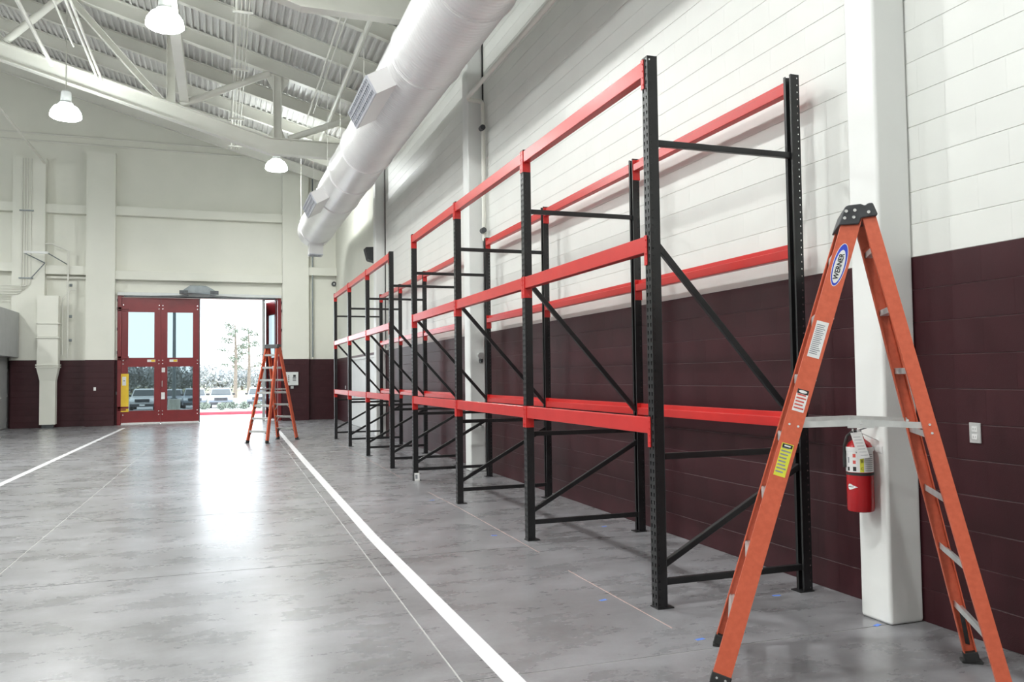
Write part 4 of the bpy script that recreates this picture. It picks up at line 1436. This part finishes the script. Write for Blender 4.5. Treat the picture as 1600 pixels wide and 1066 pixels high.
def make_suv(x, y, rz, mat, label, pickup=False):
    t = empty('parked_car', (x, y, gz(y)), rz)
    tag(t, label, 'car', 'cars parked outside')
    W = 0.97
    # body: front towards -y
    side = [(-2.35, 0.42), (-2.40, 0.70), (-2.30, 0.98), (-1.25, 1.12), (2.2, 1.12), (2.35, 0.95), (2.35, 0.45), (1.9, 0.32), (-1.9, 0.30)]
    m = MB().prof(side, (-W, 0, 0), (W, 0, 0), (0, 1, 0), (0, 0, 1))
    m.build('car_body', mat, t, bevel=0.06, label='painted body')
    cab = [(-1.30, 1.10), (-0.50, 1.66), (-0.25, 1.72), (0.9 if pickup else 1.8, 1.72), (1.0 if pickup else 2.25, 1.10)]
    vs = []
    for a, b in cab:
        w = W - 0.05 - (b - 1.1) * 0.28
        vs += [(-w, a, b), (w, a, b)]
    n = len(cab)
    fs = [(2 * i, 2 * i + 1, 2 * ((i + 1) % n) + 1, 2 * ((i + 1) % n)) for i in range(n)] + [tuple(2 * i for i in range(n)), tuple(2 * i + 1 for i in reversed(range(n)))]
    cb = MB().add(vs, fs).build('cabin', mat, t, bevel=0.03)
    def wq(a, b, w):
        return [(-w, *a), (w, *a), (w, *b), (-w, *b)]
    vs = [(-0.80, -1.225, 1.175), (0.80, -1.225, 1.175), (0.70, -0.60, 1.615), (-0.70, -0.60, 1.615)]
    vs2 = [(p[0], p[1] - 0.02, p[2] + 0.012) for p in vs]
    MB().add(vs + vs2, [(4, 5, 6, 7), (0, 1, 5, 4), (1, 2, 6, 5), (2, 3, 7, 6), (3, 0, 4, 7), (3, 2, 1, 0)]).build('windscreen', 'car_glass', cb)
    m = MB()
    for sx in (-1, 1):
        q = [(sx * 0.925, -0.95, 1.16), (sx * 0.925, 0.8, 1.16), (sx * 0.80, 0.8, 1.62), (sx * 0.80, -0.42, 1.62)]
        q2 = [(p[0] + sx * 0.02, p[1], p[2]) for p in q]
        m.add(q + q2, [(4, 5, 6, 7), (0, 1, 5, 4), (1, 2, 6, 5), (2, 3, 7, 6), (3, 0, 4, 7)])
    m.build('side_window', 'car_glass', cb)
    MB().box(-0.52, -2.43, 0.68, 0.52, -2.36, 0.92).build('radiator_grille', 'car_trim', t)
    MB().box(-0.90, -2.46, 0.36, 0.90, -2.34, 0.54).build('bumper', 'car_trim', t, bevel=0.02)
    for sx in (-1, 1):
        MB().box(min(sx * 0.56, sx * 0.92), -2.42, 0.74, max(sx * 0.56, sx * 0.92), -2.2, 0.92).build('headlamp', 'car_lamp', t, bevel=0.02)
        MB().box(min(sx * 0.93, sx * 1.14), -1.0, 1.12, max(sx * 0.93, sx * 1.14), -0.88, 1.28).build('wing_mirror', 'car_trim', t, bevel=0.02)
        for yy in (-1.5, 1.5):
            w = MB().tube([(sx * 0.74, yy, 0.36), (sx * 0.985, yy, 0.36)], 0.36, 20).build('wheel', 'car_trim', t, smooth=True)
            MB().tube([(sx * 0.985, yy, 0.36), (sx * 0.995, yy, 0.36)], 0.2, 14).build('hub_cap', 'alu', w, smooth=True)
    MB().box(-0.2, -2.475, 0.40, 0.2, -2.461, 0.50).build('number_plate', 'label', t)
    return t
CARY = 77.0
def car_x(u, y=CARY):
    # column of the view in which the car stands, turned into its place on the lot
    k = (u - 345.3) / F_PX
    return y * (math.tan(math.atan((u - 800) / F_PX) + YAW))
make_suv(car_x(345), CARY, 0.0, 'car_silver', 'pale car parked in the middle of the open doorway')
make_suv(car_x(304), CARY + 0.5, 0.03, 'car_silver', 'silver car partly hidden by the closed door leaf')
make_suv(car_x(404), CARY + 0.3, -0.04, 'car_silver', 'silver car seen between the rungs of the twin ladder')
make_suv(car_x(231), CARY - 3.0, 0.0, 'car_white', 'white pickup seen through the left door glass', True)
make_suv(car_x(178), CARY - 3.0, 0.0, 'car_dark', 'dark car at the left edge of the left door glass')
make_suv(car_x(264), CARY + 5.5, 0.0, 'car_silver', 'silver car behind the lamp pole seen through the glass')
# lamp pole on its concrete base
t = empty('lamp_pole', (-2.72, 55.0, gz(55)))
tag(t, 'grey lamp pole on a round concrete base outside the doors', 'lamp pole')
MB().lathe([(0.0, -0.3), (0.36, -0.3), (0.36, 0.83), (0.33, 0.86), (0.0, 0.86)], n=24).build('base', 'base_concrete', t, smooth=True)
MB().tube([(0, 0, 0.86), (0, 0, 9.5)], [0.11, 0.075], 12).build('pole', 'pole_grey', t, smooth=True)
MB().box(-0.17, -0.17, 0.86, 0.17, 0.17, 0.92).build('flange', 'pole_grey', t)
MB().box(-0.2, -0.7, 9.4, 0.2, 0.1, 9.55).build('lamp_head', 'pole_grey', t, bevel=0.02)


def leaf_cloud(m, c, rx, rz, n, s):
    for _ in range(n):
        while True:
            p = Vector((random.uniform(-1, 1), random.uniform(-1, 1), random.uniform(-1, 1)))
            if p.length < 1:
                break
        p = Vector((c[0] + p.x * rx, c[1] + p.y * rx, c[2] + p.z * rz))
        a = Vector((random.gauss(0, 1), random.gauss(0, 1), random.gauss(0, 1))).normalized() * s
        b = Vector((random.gauss(0, 1), random.gauss(0, 1), random.gauss(0, 1))).normalized() * s
        m.add([p - a * 0.5, p + a * 0.5, p + b], [(0, 1, 2)])


def pine(x, y, h, label, seed):
    random.seed(seed)
    t = empty('pine_tree', (x, y, gz(y)))
    tag(t, label, 'tree', 'trees beyond the parking lot')
    MB().tube([(0, 0, -0.3), (0.1, 0, h * 0.5), (0.0, 0, h)], [0.28, 0.2, 0.05], 8).build('trunk', 'bark', t, smooth=True)
    m, lm = MB(), MB()
    for k in range(16):
        z = h * (0.38 + 0.6 * k / 16)
        a = random.uniform(0, 2 * PI)
        L = (1 - (z / h - 0.38) * 0.9) * h * 0.26 * random.uniform(0.6, 1.1)
        e = (L * math.cos(a), L * math.sin(a), z + L * 0.15)
        m.tube([(0, 0, z), e], [0.07, 0.025], 5)
        for q in (0.55, 0.8, 1.0):
            leaf_cloud(lm, (e[0] * q, e[1] * q, z + L * 0.15 * q), h * 0.055, h * 0.03, 22, 0.26)
    m.build('branches', 'bark', t)
    lm.build('foliage', 'needles', t)


def bushy(x, y, h, w, label, seed, mat, nm='winter_tree'):
    random.seed(seed)
    t = empty(nm, (x, y, gz(y)))
    tag(t, label, 'tree', 'trees beyond the parking lot')
    m, lm = MB(), MB()
    m.tube([(0, 0, -0.3), (0, 0, h * 0.6)], [0.3, 0.12], 7)
    for k in range(9):
        a = random.uniform(0, 2 * PI)
        e = (w * 0.5 * math.cos(a) * random.uniform(0.3, 1), w * 0.5 * math.sin(a), h * random.uniform(0.45, 0.95))
        m.tube([(0, 0, h * 0.35), e], [0.1, 0.03], 5)
        leaf_cloud(lm, e, w * 0.3, h * 0.2, 70, 0.6)  # crowns kept sparse to look faint, haze put into the shape
    leaf_cloud(lm, (0, 0, h * 0.45), w * 0.55, h * 0.4, 240, 0.7)
    m.build('trunk', 'bark', t)
    lm.build('crown', mat, t)


pine(car_x(367, 120.0), 120, 10.5, 'tall thin pine standing left of a pair in the open doorway', 3)
pine(car_x(388, 128.0), 128, 10.3, 'tall thin pine standing right of a pair in the open doorway', 5)
tree_x = [(188, 178), (205, 191), (222, 204), (240, 217), (262, 178), (280, 191), (300, 204), (318, 217), (338, 178), (358, 191), (378, 204), (398, 217), (418, 178)]
for k, (u, y) in enumerate(tree_x):
    nm = ['far bushy tree in the tree line, first from the left', 'far bushy tree in the tree line, second from the left', 'far bushy tree in the tree line, third from the left', 'far bushy tree in the tree line, fourth from the left', 'far bushy tree in the tree line, left of the lamp pole', 'far bushy tree in the tree line, right behind the lamp pole', 'far bushy tree in the tree line, hidden by the door edge', 'far bushy tree at the left of the open doorway', 'far bushy tree left of the pines', 'far bushy tree just behind the left pine', 'far bushy tree between the two pines', 'far bushy tree right of the pines', 'far bushy tree behind the twin ladder'][k]
    bushy(car_x(u, y), y, 5.3 + 0.7 * math.sin(k * 2.1) - (0.9 if u > 330 else 0), 5.4, nm, 20 + k, 'twigs')
for k, (u, y) in enumerate(((320, 62), (347, 60), (363, 62), (381, 61), (402, 62))):
    random.seed(60 + k)
    m = MB()
    leaf_cloud(m, (0, 0, 0.27), 0.38, 0.27, 300, 0.12)
    o = m.build('small_shrub', 'needles')
    o.location = (car_x(u, y), y, gz(y) + 0.03)
    tag(o, ['low shrub beside the closed door edge', 'low shrub below the pale middle car', 'low shrub at the right corner of the pale middle car', 'low shrub between the cars', 'low shrub seen behind the twin ladder'][k], 'shrub', 'low shrubs before the cars')
